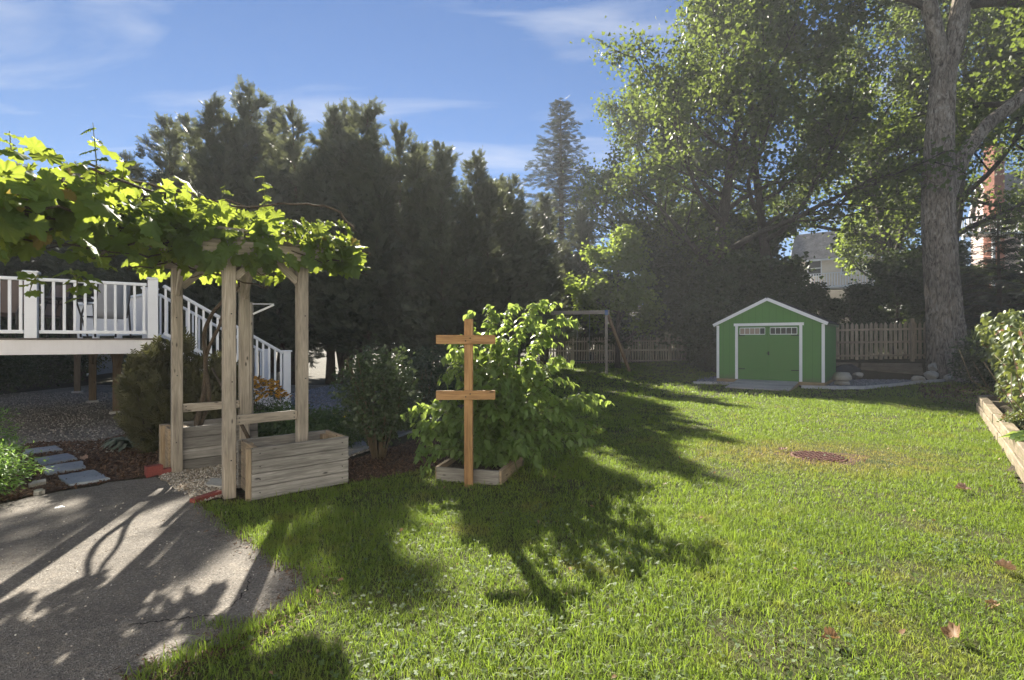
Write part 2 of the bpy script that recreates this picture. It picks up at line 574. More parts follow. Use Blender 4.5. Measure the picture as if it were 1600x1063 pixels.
def granular(name, c1, c2, c3, scale, bump=.9, dist=.012):
    t = NT(name)
    v = t.coords()
    vo = t.n('TexVoronoi', Vector=v, Scale=scale, Randomness=1.0).outputs
    sp = t.n('SeparateXYZ', Vector=vo['Color']).outputs
    col = t.mix(sp[0], c1, c2)
    col = t.mix(t.math('MULTIPLY', t.math('GREATER_THAN', sp[1], .75), .8), col, c3)
    big = t.noise(v, 1.5, 4)
    col = t.mix(1.0, col, t.ramp(big, [(.3, .65), (.7, 1.1)]), 'MULTIPLY')
    h = t.math('SUBTRACT', 1.0, vo['Distance'])
    return t.done(t.bsdf(col, .9, t.bump(h, bump, dist), .2))

def pebble(name, c1, c2, c3):
    t = NT(name)
    r = t.n('NewGeometry').outputs['Random Per Island']
    col = t.ramp(r, [(0, c1), (.5, c2), (1, c3)])
    n = t.noise(t.coords(), 60, 3)
    col = t.mix(1.0, col, t.ramp(n, [(.3, .75), (.7, 1.1)]), 'MULTIPLY')
    return t.done(t.bsdf(col, .85, None, .25))

def bark(name, c1, c2, c3, sc=1.0, bump=1.0):
    t = NT(name)
    v = t.coords((5 * sc, 5 * sc, 1.5 * sc), 3.0)
    a = t.noise(v, 2.6, 9, .70, 1.8)
    b = t.noise(t.coords((1, 1, 1)), .7 * sc, 3)
    col = t.ramp(a, [(.36, c1), (.48, c2), (.64, c3)])
    col = t.mix(1.0, col, t.ramp(b, [(.35, .62), (.65, 1.05)]), 'MULTIPLY')
    return t.done(t.bsdf(col, .92, t.bump(a, bump, .05), .12))

def stone(name, c1, c2, sc=3.0, rough=.85):
    t = NT(name)
    v = t.coords((1, 1, 1), 9.0)
    a = t.noise(v, sc, 6, .62); b = t.noise(v, sc * 16, 3)
    col = t.mix(t.ramp(a, [(.35, 0.0), (.68, 1.0)]), c1, c2)
    col = t.mix(1.0, col, t.ramp(b, [(.3, .82), (.7, 1.06)]), 'MULTIPLY')
    nr = t.bump(a, .5, .02); nr = t.bump(b, .3, .004, nr)
    return t.done(t.bsdf(col, rough, nr, .3))

def plain(name, c, rough=.5, metal=0.0, spec=.4, var=.12, sc=6.0):
    t = NT(name)
    n = t.noise(t.coords((1, 1, 1), 7.0), sc, 4)
    col = t.mix(1.0, c, t.ramp(n, [(.3, 1 - var), (.7, 1 + var * .3)]), 'MULTIPLY')
    return t.done(t.bsdf(col, rough, None, spec, metal))

def siding(name, c, pitch=.13, dark=.55, axis=2):
    t = NT(name)
    v = t.coords()
    z = t.n('SeparateXYZ', Vector=v).outputs[axis]
    s = t.math('FRACT', t.math('DIVIDE', z, pitch))
    n = t.noise(t.coords((1, 1, 5)), 3, 4)
    col = t.mix(1.0, c, t.ramp(n, [(.3, .88), (.7, 1.03)]), 'MULTIPLY')
    return t.done(t.bsdf(col, .6, t.bump(s, .9, .02), .3))

def glass_mat(name, c=(.02, .025, .03)):
    t = NT(name)
    n = t.noise(t.coords(), 2.0, 2)
    return t.done(t.bsdf(c, .12, t.bump(n, .02, .01), .25))

M = {}
M['arbor'] = wood('arbor_wood', (.24, .205, .165), (.43, .375, .305), (.54, .485, .41))
M['planter'] = wood('planter_wood', (.15, .14, .125), (.315, .295, .268), (.47, .45, .415), var=.55)
M['planter_end'] = wood('planter_end_wood', (.25, .185, .12), (.43, .33, .22), (.52, .42, .29), var=.2)
M['cedar'] = wood('stained_cedar', (.24, .125, .052), (.43, .25, .11), (.55, .345, .165), var=.25, bump=.3)
M['picket'] = wood('picket_wood', (.23, .18, .12), (.40, .33, .23), (.48, .41, .30), var=.3, grain=.8)
M['picket_grey'] = wood('picket_wood_grey', (.33, .28, .21), (.50, .44, .35), (.58, .52, .43), var=.35, grain=.8)
M['deckpost'] = wood('deck_post_wood', (.11, .075, .042), (.19, .135, .08), (.24, .175, .11), var=.2)
M['skid'] = wood('skid_wood', (.32, .22, .11), (.48, .35, .19), (.55, .42, .25), var=.1)
M['ramp'] = wood('ramp_wood', (.42, .38, .33), (.60, .55, .49), (.68, .63, .57), var=.18)
M['timber'] = wood('retaining_timber', (.19, .15, .10), (.32, .255, .18), (.41, .34, .25), var=.3, moss=(.10, .11, .04))
M['old_timber'] = wood('old_timber', (.12, .10, .075), (.20, .165, .12), (.26, .22, .17), var=.25)
M['swing'] = wood('swing_wood', (.30, .25, .19), (.45, .40, .33), (.55, .50, .42), var=.1)
M['swing_brace'] = wood('swing_brace_wood', (.22, .14, .075), (.34, .23, .13), (.40, .29, .17), var=.1)
M['white'] = paint('white_vinyl', (.84, .85, .87), .4, .10)
M['fascia'] = paint('fascia_paint', (.80, .765, .75), .5, .14)
M['trim'] = paint('shed_white_trim', (.86, .87, .88), .45, .08)
M['green'] = paint('shed_green_paint', (.070, .27, .060), .55, .10, .08, (.05, .16, .04), 1.6)
M['green_door'] = paint('shed_door_green', (.075, .205, .042), .5, .10, .08, (.05, .15, .04), 1.6)
def shed_paint(name, c):
    t = NT(name)
    v = t.n('TexCoord').outputs['Object']
    rot = t.n('VectorRotate', {'rotation_type': 'Z_AXIS'}, Vector=v, Angle=rad(37.95)).outputs[0]
    sp_ = t.n('SeparateXYZ', Vector=rot).outputs
    fr = t.math('FRACT', t.math('DIVIDE', sp_[0], .203))
    gr_ = t.math('LESS_THAN', fr, .055)
    n1 = t.noise(v, 1.6, 5, .6); n2 = t.noise(t.coords((7, 7, .8)), 3.0, 4)
    col = t.mix(t.ramp(n1, [(.42, 0.0), (.8, .35)]), c, tuple(x * .6 + .02 for x in c))
    col = t.mix(t.ramp(n2, [(.5, 0.0), (.8, .25)]), col, tuple(x * .75 + .03 for x in c))
    col = t.mix(t.math('MULTIPLY', gr_, .45), col, tuple(x * .35 for x in c))
    zz = t.math('ADD', sp_[2], t.math('MULTIPLY', t.noise(v, 7, 4), -.35))
    col = t.mix(t.ramp(zz, [(.02, .55), (.20, 0.0)]), col, (.13, .12, .08))
    nr = t.bump(gr_, -.8, .008); nr = t.bump(n2, .12, .004, nr)
    return t.done(t.bsdf(col, .55, nr, .35))
M['green'] = shed_paint('shed_green_siding', (.085, .235, .050))
M['shingle'] = granular('roof_shingle', (.035, .033, .032), (.07, .065, .06), (.10, .095, .09), 60.0)
M['black'] = plain('black_iron', (.012, .012, .013), .5)
M['blue'] = plain('blue_bracket', (.05, .12, .28), .45)
M['chain'] = plain('chain_metal', (.20, .22, .22), .45, .6)
M['plastic_green'] = plain('swing_seat_plastic', (.02, .09, .06), .5)
M['decking'] = wood('deck_boards', (.14, .115, .10), (.21, .18, .155), (.26, .22, .19), var=.1, knots=False)
M['concrete'] = stone('concrete', (.34, .32, .29), (.48, .46, .42), 4.0)
M['edging'] = stone('pad_edging', (.46, .45, .43), (.60, .59, .56), 5.0)
M['bluestone'] = stone('bluestone', (.22, .25, .29), (.34, .37, .41), 2.6, .6)
M['greystone'] = stone('grey_flagstone', (.26, .26, .255), (.40, .39, .37), 2.6, .75)
M['fieldstone'] = stone('field_stone', (.30, .275, .23), (.50, .47, .41), 3.5)
M['redblock'] = stone('red_edging', (.19, .040, .034), (.26, .07, .058), 5.0, .8)
M['rust'] = stone('rusted_iron', (.095, .038, .030), (.185, .085, .066), 9.0, .85)
M['pit_shade'] = plain('grate_pit_shade', (.012, .010, .009), .9)
M['asphalt'] = asphalt_mat()
M['crack'] = plain('crack_fill', (.018, .016, .014), .95)
M['lawn'] = m_lawn_base()
M['litter'] = granular('leaf_litter_ground', (.035, .027, .017), (.075, .055, .032), (.05, .06, .025), 30.0)
M['mulch'] = granular('mulch_ground', (.065, .036, .022), (.12, .07, .045), (.035, .022, .015), 55.0)
M['gravel_tan'] = granular('tan_gravel', (.26, .21, .16), (.40, .34, .27), (.50, .46, .40), 48.0)
M['gravel_blue'] = granular('blue_gravel', (.15, .16, .185), (.26, .27, .30), (.36, .37, .40), 40.0)
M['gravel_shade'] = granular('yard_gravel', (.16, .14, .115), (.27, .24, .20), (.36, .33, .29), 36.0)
M['pebble_tan'] = pebble('tan_pebbles', (.22, .17, .12), (.42, .36, .29), (.60, .56, .50))
M['pebble_grey'] = pebble('grey_pebbles', (.14, .125, .105), (.27, .24, .205), (.40, .37, .32))
M['pebble_blue'] = pebble('blue_pebbles', (.12, .13, .155), (.22, .235, .27), (.36, .37, .40))
M['chips'] = pebble('bark_chips', (.045, .024, .014), (.12, .068, .04), (.21, .13, .08))
M['soil'] = granular('planter_soil', (.04, .03, .02), (.08, .06, .045), (.12, .10, .07), 50.0)
M['bark'] = bark('maple_bark', (.05, .038, .028), (.25, .205, .16), (.47, .41, .34), .55, 1.0)
M['bark_dark'] = bark('dark_bark', (.035, .028, .022), (.075, .062, .05), (.12, .10, .085), 1.5)
M['bark_red'] = bark('reddish_bark', (.06, .042, .032), (.12, .09, .07), (.18, .145, .115), 2.0)
M['cane'] = bark('vine_bark', (.05, .036, .026), (.11, .085, .062), (.17, .135, .10), 8.0, .5)
M['stem'] = plain('green_stem', (.11, .12, .04), .6)
M['twig'] = plain('brown_twig', (.15, .11, .06), .7)
M['grape'] = leafmat('grape_leaf', (.040, .080, .026), (.080, .135, .036), (.40, .48, .06), .47, .6, .18, (.22, .17, .04), .975)
M['bush'] = leafmat('arching_shrub_leaf', (.050, .090, .026), (.11, .17, .046), (.40, .52, .10), .45, .45, .4)
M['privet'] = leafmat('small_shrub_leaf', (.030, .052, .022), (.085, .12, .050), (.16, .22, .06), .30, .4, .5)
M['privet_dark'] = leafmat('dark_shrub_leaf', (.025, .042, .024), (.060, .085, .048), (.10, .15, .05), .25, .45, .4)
M['yew'] = leafmat('yew_needle', (.050, .050, .026), (.11, .105, .05), (.15, .15, .04), .28, .6, .2)
M['feather'] = leafmat('feathery_leaf', (.07, .15, .03), (.15, .28, .05), (.30, .48, .08), .40, .5, .3)
M['herb'] = leafmat('herb_leaf', (.035, .065, .022), (.08, .13, .04), (.18, .26, .06), .35, .5, .35)
M['silver'] = leafmat('silver_leaf', (.12, .15, .11), (.27, .31, .24), (.22, .28, .15), .25, .5, .3)
M['conifer'] = leafmat('hedge_conifer_foliage', (.055, .066, .044), (.112, .126, .080), (.15, .165, .07), .32, .55, .25)
M['spruce'] = leafmat('spruce_needle', (.022, .034, .028), (.048, .066, .052), (.06, .08, .04), .22, .55, .25)
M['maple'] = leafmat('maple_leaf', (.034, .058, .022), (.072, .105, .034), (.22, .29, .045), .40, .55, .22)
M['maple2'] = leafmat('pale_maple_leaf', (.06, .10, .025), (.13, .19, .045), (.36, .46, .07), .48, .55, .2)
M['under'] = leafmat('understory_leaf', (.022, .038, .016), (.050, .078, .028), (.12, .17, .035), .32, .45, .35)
M['creeper'] = leafmat('creeper_leaf', (.055, .085, .025), (.13, .17, .055), (.26, .30, .06), .34, .45, .4, (.20, .10, .05), .93)
M['petal'] = plain('golden_petal', (.62, .30, .015), .6)
M['petal_white'] = plain('white_petal', (.62, .62, .56), .6)
M['petal_yellow'] = plain('yellow_petal', (.60, .50, .06), .6)
M['flower_eye'] = plain('dark_flower_eye', (.05, .022, .012), .8)
M['dead_leaf'] = leafmat('dead_leaf', (.17, .095, .045), (.29, .18, .095), (.24, .13, .05), .25, .6, .3)
M['dead_leaf_pink'] = leafmat('dead_leaf_pink', (.23, .14, .10), (.36, .245, .18), (.24, .14, .08), .2, .6, .3)
M['grass'] = grass_mat('grass_blade', (.052, .092, .016), (.140, .200, .032), (.28, .40, .04))
M['clover'] = leafmat('clover_leaf', (.065, .105, .04), (.12, .165, .07), (.22, .30, .08), .30, .6, .2)
M['sling'] = plain('brown_sling', (.13, .095, .075), .7)
M['metal_dark'] = plain('dark_chair_frame', (.05, .045, .042), .45, .3)
M['sling_white'] = plain('pale_sling', (.50, .50, .52), .7)
M['house_cream'] = siding('cream_siding', (.80, .71, .58))
M['fill_house_white'] = siding('fill_house_siding', (.85, .84, .81))  # siding of the added house, kept bright to bounce sunlight
M['house_pink'] = siding('pale_pink_siding', (.60, .47, .42))
M['house_blue'] = siding('blue_grey_siding', (.26, .32, .42))
M['house_roof'] = granular('house_roof', (.22, .20, .18), (.34, .31, .28), (.28, .25, .22), 8.0)
M['brick'] = stone('chimney_brick', (.33, .12, .075), (.48, .20, .13), 5.0)
M['glass'] = glass_mat('window_glass')
M['glass_reflection'] = plain('reflection_glass', (.36, .28, .22), .35)  # beige reflection painted as the colour of the panes
M['tarp'] = plain('black_tarp', (.018, .018, .02), .55)
M['fence_grey'] = paint('grey_white_fence', (.42, .42, .42), .6, .3)

# ------------------------------------------------------------------ terrain
def sstep(a, b, x):
    t = np.clip((x - a) / (b - a), 0, 1); return t * t * (3 - 2 * t)

def gz(x, y):
    x = np.asarray(x, float); y = np.asarray(y, float)
    z = .027 * np.clip(y - 16.5, 0, 12)
    right = sstep(9.6, 11.0, x)
    z = z + right * .62 * sstep(18.6, 20.0, y + .12 * (x - 10))
    bank = sstep(3, 16, x)
    z = z + bank * 4.6 * sstep(23, 42, y)
    z = z + 1.2 * sstep(30, 70, y) * (1 - bank)
    # soil behind the timber wall on the right
    nx, ny = .774, -.634
    s = (x - 5.3) * nx + (y - 5.3) * ny
    z = z + .27 * sstep(.14, .2, s) * (1 - sstep(10.9, 11.6, y))
    return z

xs = np.unique(np.concatenate([np.linspace(-160, -30, 18), np.linspace(-30, 30, 161), np.linspace(30, 160, 18)]))
ys = np.unique(np.concatenate([np.linspace(-60, -4, 10), np.linspace(-4, 34, 128), np.linspace(34, 70, 40), np.linspace(70, 260, 24)]))
GXm, GYm = np.meshgrid(xs, ys)
Vg = np.stack([GXm.ravel(), GYm.ravel(), gz(GXm, GYm).ravel() - .012], 1)
nx_, ny_ = len(xs), len(ys)
i0 = (np.arange(ny_ - 1)[:, None] * nx_ + np.arange(nx_ - 1)[None]).ravel()
ground = obj('ground', np_mesh('ground', Vg, np.stack([i0, i0 + 1, i0 + nx_ + 1, i0 + nx_], 1), True), M['litter'])
tag(ground, 'brown leaf littered soil under the trees', kind='structure')

# ------------------------------------------------------------------ driveway, lawn, beds, gravel
drive_px = [(310, 786), (338, 812), (372, 836), (402, 852), (432, 880), (470, 893), (490, 908), (486, 930), (452, 956), (414, 978),
            (376, 998), (330, 1018), (286, 1036), (246, 1052), (205, 1075)]
drive_edge = [tuple(G(*p)[:2]) for p in drive_px]
drive_top = [tuple(G(*p)[:2]) for p in [(0, 790), (60, 776), (120, 766), (170, 757), (215, 750), (246, 748), (262, 757), (285, 772)]]
drive_poly = drive_edge + [(-1.2, 1.5), (-1.0, -3.0), (-14, -3.0), (-14, 3.6), (-7.5, 4.0), (-5.4, 4.45)] + drive_top
driveway, dp = sheet('driveway', M['asphalt'], drive_poly, .014, .03, .075, 3, thick=.03)
tag(driveway, 'weathered grey asphalt driveway with a ragged edge', kind='structure')
def strip(name, pts, w, z, mat, parent, seed):
    r = random.Random(seed); V = []; F = []
    P = [Vector((p[0], p[1], z)) for p in pts]; Q = []
    for a, b in zip(P[:-1], P[1:]):
        for k in range(8): Q.append(a.lerp(b, k / 8) + Vector((r.uniform(-.012, .012), r.uniform(-.012, .012), 0)))
    Q.append(P[-1])
    for i, p in enumerate(Q):
        d = (Q[min(i + 1, len(Q) - 1)] - Q[max(i - 1, 0)]).normalized(); n = Vector((-d.y, d.x, 0))
        ww = w * (.35 + .65 * math.sin(math.pi * (i + .6) / (len(Q) + .6))) * r.uniform(.5, 1.3)
        V += [p + n * ww, p - n * ww]
    F = [[2 * i, 2 * i + 1, 2 * i + 3, 2 * i + 2] for i in range(len(Q) - 1)]
    return wobj(name, V, F, mat, parent)
strip('crack', [G(*p)[:2] for p in [(200, 981), (240, 977), (290, 970), (345, 964)]], .006, .0165, M['crack'], driveway, 4)
strip('crack', [G(*p)[:2] for p in [(345, 962), (370, 945), (385, 925), (392, 905)]], .004, .0165, M['crack'], driveway, 5)
strip('crack', [G(*p)[:2] for p in [(335, 817), (352, 820), (368, 826)]], .006, .0165, M['crack'], driveway, 6)

lawn_poly = [(-2.42, 4.72), (-1.72, 5.26), (-1.4, 5.55), (-.9, 6.0), (-.55, 6.9), (-.5, 8.0), (-1.0, 11.0), (-1.6, 16.0), (-1.2, 22.0), (1.8, 26.4),
             (9.5, 26.4), (8.2, 20.4), (6.45, 17.55), (9.75, 15.35), (12.0, 16.2), (13.9, 17.4), (15.4, 17.9), (16.5, 16.5), (14.0, 12.4), (10.4, 11.2),
             (5.2, 5.25), (3.2, 2.8), (1.6, .6), (-.9, .6), (-1.1, 1.6)] + drive_edge[::-1]
cs = .2
gx = np.arange(-4, 17.4, cs); gy = np.arange(.4, 27, cs)
A, B = np.meshgrid(gx, gy); A = A.ravel(); B = B.ravel()
keep = in_poly(A + cs / 2, B + cs / 2, lawn_poly) & ~in_poly(A + cs / 2, B + cs / 2, drive_poly)
A, B = A[keep], B[keep]
Q = np.stack([np.stack([A + dx * cs, B + dy * cs], 1) for dx, dy in ((0, 0), (1, 0), (1, 1), (0, 1))], 1).reshape(-1, 2)
key = np.round(Q / cs).astype(np.int64); uq, inv = np.unique(key, axis=0, return_inverse=True)
LV = np.concatenate([uq * cs, (gz(uq[:, 0] * cs, uq[:, 1] * cs) + .004)[:, None]], 1)
lawn = obj('lawn', np_mesh('lawn', LV, inv.reshape(-1, 4), True), M['lawn'])
tag(lawn, 'back yard lawn, sunlit on the near right', kind='structure')

mulch1 = [G(*p)[:2] for p in [(-60, 800), (0, 786), (60, 773), (120, 763), (170, 754), (215, 747), (250, 745), (262, 715), (258, 670), (230, 672), (150, 690), (60, 692), (20, 700), (-60, 720)]]
mulch_bed, _ = sheet('mulch_bed', M['mulch'], mulch1, .010, .02, .1, 7)
tag(mulch_bed, 'brown bark mulch bed round the stepping stones', kind='structure')
mulch2 = [(-1.76, 5.30), (-1.4, 5.58), (-.9, 6.02), (-.55, 6.9), (-.6, 7.8), (-1.2, 8.2), (-1.75, 6.95), (-2.1, 6.2), (-2.15, 5.95)]
mulch_bed2, _ = sheet('shrub_bed', M['mulch'], mulch2, .010, .02, .1, 8)
tag(mulch_bed2, 'dark mulch bed under the rounded shrub', kind='structure')
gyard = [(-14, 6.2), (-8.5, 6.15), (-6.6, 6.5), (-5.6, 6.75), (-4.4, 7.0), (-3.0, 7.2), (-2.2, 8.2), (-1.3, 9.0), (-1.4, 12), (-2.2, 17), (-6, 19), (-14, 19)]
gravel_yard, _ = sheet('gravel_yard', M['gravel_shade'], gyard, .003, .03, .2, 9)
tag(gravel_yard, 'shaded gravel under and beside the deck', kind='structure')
gblue = [(-4.6, 11.2), (-2.9, 10.6), (-2.0, 11.0), (-1.6, 13), (-2.2, 17.2), (-6.0, 17.4), (-6.2, 13)]
gravel_blue, _ = sheet('gravel_path', M['gravel_blue'], gblue, .007, .04, .2, 10)
tag(gravel_blue, 'blue grey gravel behind the arbor at the stair foot', kind='structure')
gpath = [G(*p)[:2] for p in [(246, 748), (262, 758), (285, 773), (312, 787), (345, 778), (365, 765)]] + [(-2.75, 5.35), (-2.4, 5.75), (-2.1, 6.4), (-1.9, 6.95), (-2.6, 7.1), (-3.2, 6.6), (-3.6, 6.05), (-3.9, 5.85)]
gravel_tan, _ = sheet('arbor_path', M['gravel_tan'], gpath, .0125, .012, .08, 11)
tag(gravel_tan, 'tan pea gravel path through the arbor', kind='structure')
gpad = [(6.2, 17.3), (9.7, 15.55), (10.6, 15.55), (12.0, 16.4), (13.9, 17.6), (15.2, 18.2), (13.6, 19.0), (11.2, 19.3), (9.5, 20.5), (7.5, 20.3)]
gravel_pad, _ = sheet('gravel_pad', M['gravel_blue'], gpad, .075, .02, .2, 12)
tag(gravel_pad, 'blue grey gravel pad under the shed', kind='structure')
drygr = [(10.0, 11.3), (12.2, 12.0), (15.0, 13.5), (17.5, 16.5), (17.5, 20), (15, 18.5), (14.8, 17.6), (13.2, 16.6), (11.3, 14.2), (9.9, 12.4)]
bare_soil, _ = sheet('bare_soil', M['litter'], drygr, .010, .05, .2, 13)
tag(bare_soil, 'bare leaf strewn soil beside the big tree', kind='structure')

# loose stones, chips
def blob(seed, k=.35):
    r = np.random.default_rng(seed)
    V = np.array([(1, 0, 0), (-1, 0, 0), (0, 1, 0), (0, -1, 0), (0, 0, .7), (0, 0, -.7)], float) * r.uniform(1 - k, 1 + k, (6, 1))
    return V, np.array([(0, 2, 4), (2, 1, 4), (1, 3, 4), (3, 0, 4), (2, 0, 5), (1, 2, 5), (3, 1, 5), (0, 3, 5)])
CHIP = (np.array([(-.5, -.14, 0), (.5, -.10, .03), (.45, .14, 0), (-.5, .12, .04), (0, 0, .10)], float), np.array([(0, 1, 4), (1, 2, 4), (2, 3, 4), (3, 0, 4)]))

def strew(name, label, poly, n, size, mat, seed, z=.012, tmpl=None, yr=None):
    rng = np.random.default_rng(seed)
    P = np.asarray([p[:2] for p in poly], float); lo, hi = P.min(0), P.max(0)
    if yr: lo[1], hi[1] = max(lo[1], yr[0]), min(hi[1], yr[1])
    X = rng.uniform(lo[0], hi[0], n * 3); Y = rng.uniform(lo[1], hi[1], n * 3)
    k = in_poly(X, Y, poly); X, Y = X[k][:n], Y[k][:n]; n = len(X)
    Pz = np.stack([X, Y, np.full(n, z)], 1); T = rng.normal(size=(n, 3)); T[:, 2] *= .35
    N = rng.normal(size=(n, 3)) * .5 + (0, 0, 1)
    ac = Acc(); tm = [blob(i) for i in range(4)] if tmpl is None else [tmpl]
    idx = rng.integers(0, len(tm), n); sz = rng.uniform(size[0], size[1], n)
    for j, t in enumerate(tm):
        s = idx == j
        if s.any(): ac.add(*scatter(t, Pz[s], T[s], N[s], sz[s]))
    o = obj(name, np_mesh(name, *ac.get()), mat)
    return tag(o, label, kind='stuff')
strew('pea_gravel', 'loose tan pea gravel on the arbor path', gpath, 3600, (.008, .019), M['pebble_tan'], 1, .016)
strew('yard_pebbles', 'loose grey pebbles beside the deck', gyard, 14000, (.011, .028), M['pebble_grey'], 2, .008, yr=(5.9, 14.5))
strew('blue_pebbles', 'loose blue grey pebbles behind the arbor', gblue, 4000, (.014, .032), M['pebble_blue'], 3, .012)
strew('pad_pebbles', 'loose blue grey pebbles on the shed pad', gpad, 6000, (.015, .035), M['pebble_blue'], 4, .080)
strew('mulch_chips', 'loose brown bark chips round the stepping stones', mulch1, 9000, (.02, .06), M['chips'], 5, .014, CHIP)
strew('shrub_bed_chips', 'loose bark chips under the rounded shrub', mulch2, 4500, (.02, .055), M['chips'], 6, .014, CHIP)
strew('fallen_litter', 'dry leaf litter strewn beside the big tree', drygr, 3500, (.04, .12), M['chips'], 7, .02, CHIP)
strew('driveway_grit', 'small grit and bark crumbs on the driveway', [(-5, 2.1), (-1.2, 2.1), (-1.4, 3.2), (-2.6, 4.6), (-4.6, 4.8), (-5.5, 4.4)], 420, (.003, .009), M['pebble_tan'], 8, .016)

# ------------------------------------------------------------------ arbor
UA = rad(40.5)
u = Vector((math.cos(UA), math.sin(UA), 0)); v = Vector((-math.sin(UA), math.cos(UA), 0)); Z = Vector((0, 0, 1))
P1, P4, P2, P3 = Vector((-2.72, 4.92, 0)), Vector((-2.20, 5.36, 0)), Vector((-3.79, 5.79, 0)), Vector((-3.27, 6.25, 0))
arbor = root('garden_arbor', (P1 + P3) / 2, 'weathered timber garden arbor with four posts under the grapevine', 'arbor')
for P, top in ((P1, 2.48), (P2, 2.46), (P3, 2.42), (P4, 2.44)):
    board('post', M['arbor'], arbor, P + Z * -.05, P + Z * top, .105, .105, up=v, bev=.006)
for a, b in ((P1, P4), (P2, P3)):       # side rails
    s = .06 if a is P1 else -.06
    o = v * (.0)
    board('rail', M['arbor'], arbor, a + u * .054 + Z * .725 + o, b - u * .054 + Z * .725 + o, .04, .092)
for a, b in ((P1, P4), (P2, P3)):       # header beams along the sides
    for s in (-1, 1):
        board('beam', M['arbor'], arbor, a - u * .24 + v * .073 * s + Z * 2.38, b + u * .26 + v * .073 * s + Z * 2.38, .038, .14)
for k in range(5):                       # rafters across
    f = -.18 + k * .26
    board('rafter', M['arbor'], arbor, P1 + u * f - v * .16 + Z * 2.505, P2 + u * f + v * .2 + Z * 2.505, .036, .10)
for k in range(9):                       # thin slats on top
    f = -.15 + k * .2
    a = P1.lerp(P2, k / 8)
    board('slat', M['arbor'], arbor, a - u * .26 + Z * 2.57, a + (P4 - P1) + u * .28 + Z * 2.57, .034, .022)
for P, d in ((P1, v), (P2, -v), (P3, -v), (P4, v)):      # knee braces across the opening
    board('brace', M['arbor'], arbor, P + d * .05 + Z * 2.02, P + d * .36 + Z * 2.33, .04, .085)
for P, d in ((P1, u), (P3, -u), (P2, u), (P4, -u)):
    board('brace', M['arbor'], arbor, P + d * .05 + Z * 2.10, P + d * .25 + Z * 2.30, .04, .07)

def bolt(parent, p, d, r_=.011):
    d = Vector(d).normalized(); wobj('bolt', *tube([Vector(p), Vector(p) + d * .010], r_, 8), M['black'], parent)
for P in (P1, P2, P3, P4):
    for zz in (2.34, 2.42):
        bolt(arbor, P - v * .0925 + Z * zz, -v); 
for P, sg in ((P1, 1), (P4, -1), (P2, 1), (P3, -1)):
    for zz in (.705, .745): bolt(arbor, P + u * sg * .085 - v * .020 + Z * zz, -v, .006)
for P in (P1, P4, P2):
    for zz in (.35, 1.1, 1.75): bolt(arbor, P - v * .052 + u * .02 * math.sin(9 * zz + P.x) + Z * zz, -v, .006)
vs = root('vine_support', (-3.72, 2.62, 0), 'timber post with a crossbar carrying the near end of the grapevine', 'post')
board('post', M['arbor'], vs, Vector((-3.72, 2.62, -.05)), Vector((-3.72, 2.62, 2.36)), .105, .105, up=v)
board('crossbar', M['arbor'], vs, Vector((-4.25, 2.62, 2.42)), Vector((-3.05, 2.62, 2.42)), .09, .10)
# ------------------------------------------------------------------ planters
def planter(label, corner, ux, vx, L, D, H, rows):
    r = root('wooden_planter', corner, label, 'planter', 'timber planters against the arbor')
    bh = H / rows; t = .038
    for k in range(rows):
        z0 = k * bh + bh / 2 + .004
        hh = bh - .005
        a = corner + Z * z0
        board('board', M['planter'], r, a, a + ux * L, t, hh)
        board('board', M['planter'], r, a + vx * D, a + vx * D + ux * L, t, hh)
        board('board', M['planter_end'], r, a + ux * .045 + vx * .022, a + ux * .045 + vx * (D - .022), t, hh)
        board('board', M['planter_end'], r, a + ux * (L - .03) + vx * .022, a + ux * (L - .03) + vx * (D - .022), t, hh)
    for sx in (.09, L - .075):
        for sy in (.06, D - .06):
            c = corner + ux * sx + vx * sy
            board('corner_post', M['planter_end'], r, c, c + Z * (H - .03), .07, .07, up=vx)
    return r
A0 = Vector((-2.43, 4.77, 0))
pl1 = planter('open timber planter box at the lawn side of the arbor', A0, u, v, .93, .52, .49, 4)
board('corner_board', M['planter_end'], pl1, A0 - u * .022 + v * .012, A0 - u * .022 + v * .012 + Z * .49, .04, .062, up=v)
for k_ in range(4):
    for sx_ in (.07, .86):
        bolt(pl1, A0 + u * sx_ - v * .019 + Z * (.07 + .1225 * k_), -v, .005)
cap = sheet('planter_soil', M['soil'], [(A0 + u * .05 + v * .03)[:2], (A0 + u * .88 + v * .03)[:2], (A0 + u * .88 + v * .49)[:2], (A0 + u * .05 + v * .49)[:2]], .30, parent=None)[0]
cap.parent = pl1; cap.matrix_basis = wm(pl1).inverted(); cap.name = 'soil'
B0 = P2 + u * .02 + v * .03
pl2 = planter('timber planter box at the deck side of the arbor', B0 + u * .03, u, v, .80, .46, .50, 4)
C0 = Vector(G(246, 728)) + v * .03
board('corner_post', M['planter_end'], pl2, P2 - u * .07 + v * .40, P2 - u * .07 + v * .40 + Z * .50, .10, .13, up=v, label='stout end post of the planter')
board('board', M['planter_end'], pl2, P2 - u * .06 + v * .07 + Z * .25, P2 - u * .06 + v * .34 + Z * .25, .03, .48)
cap = sheet('soil', M['soil'], [(B0 + u * .08 + v * .03)[:2], (B0 + u * .76 + v * .03)[:2], (B0 + u * .76 + v * .44)[:2], (B0 + u * .08 + v * .44)[:2]], .36)[0]
cap.parent = pl2; cap.matrix_basis = wm(pl2).inverted()

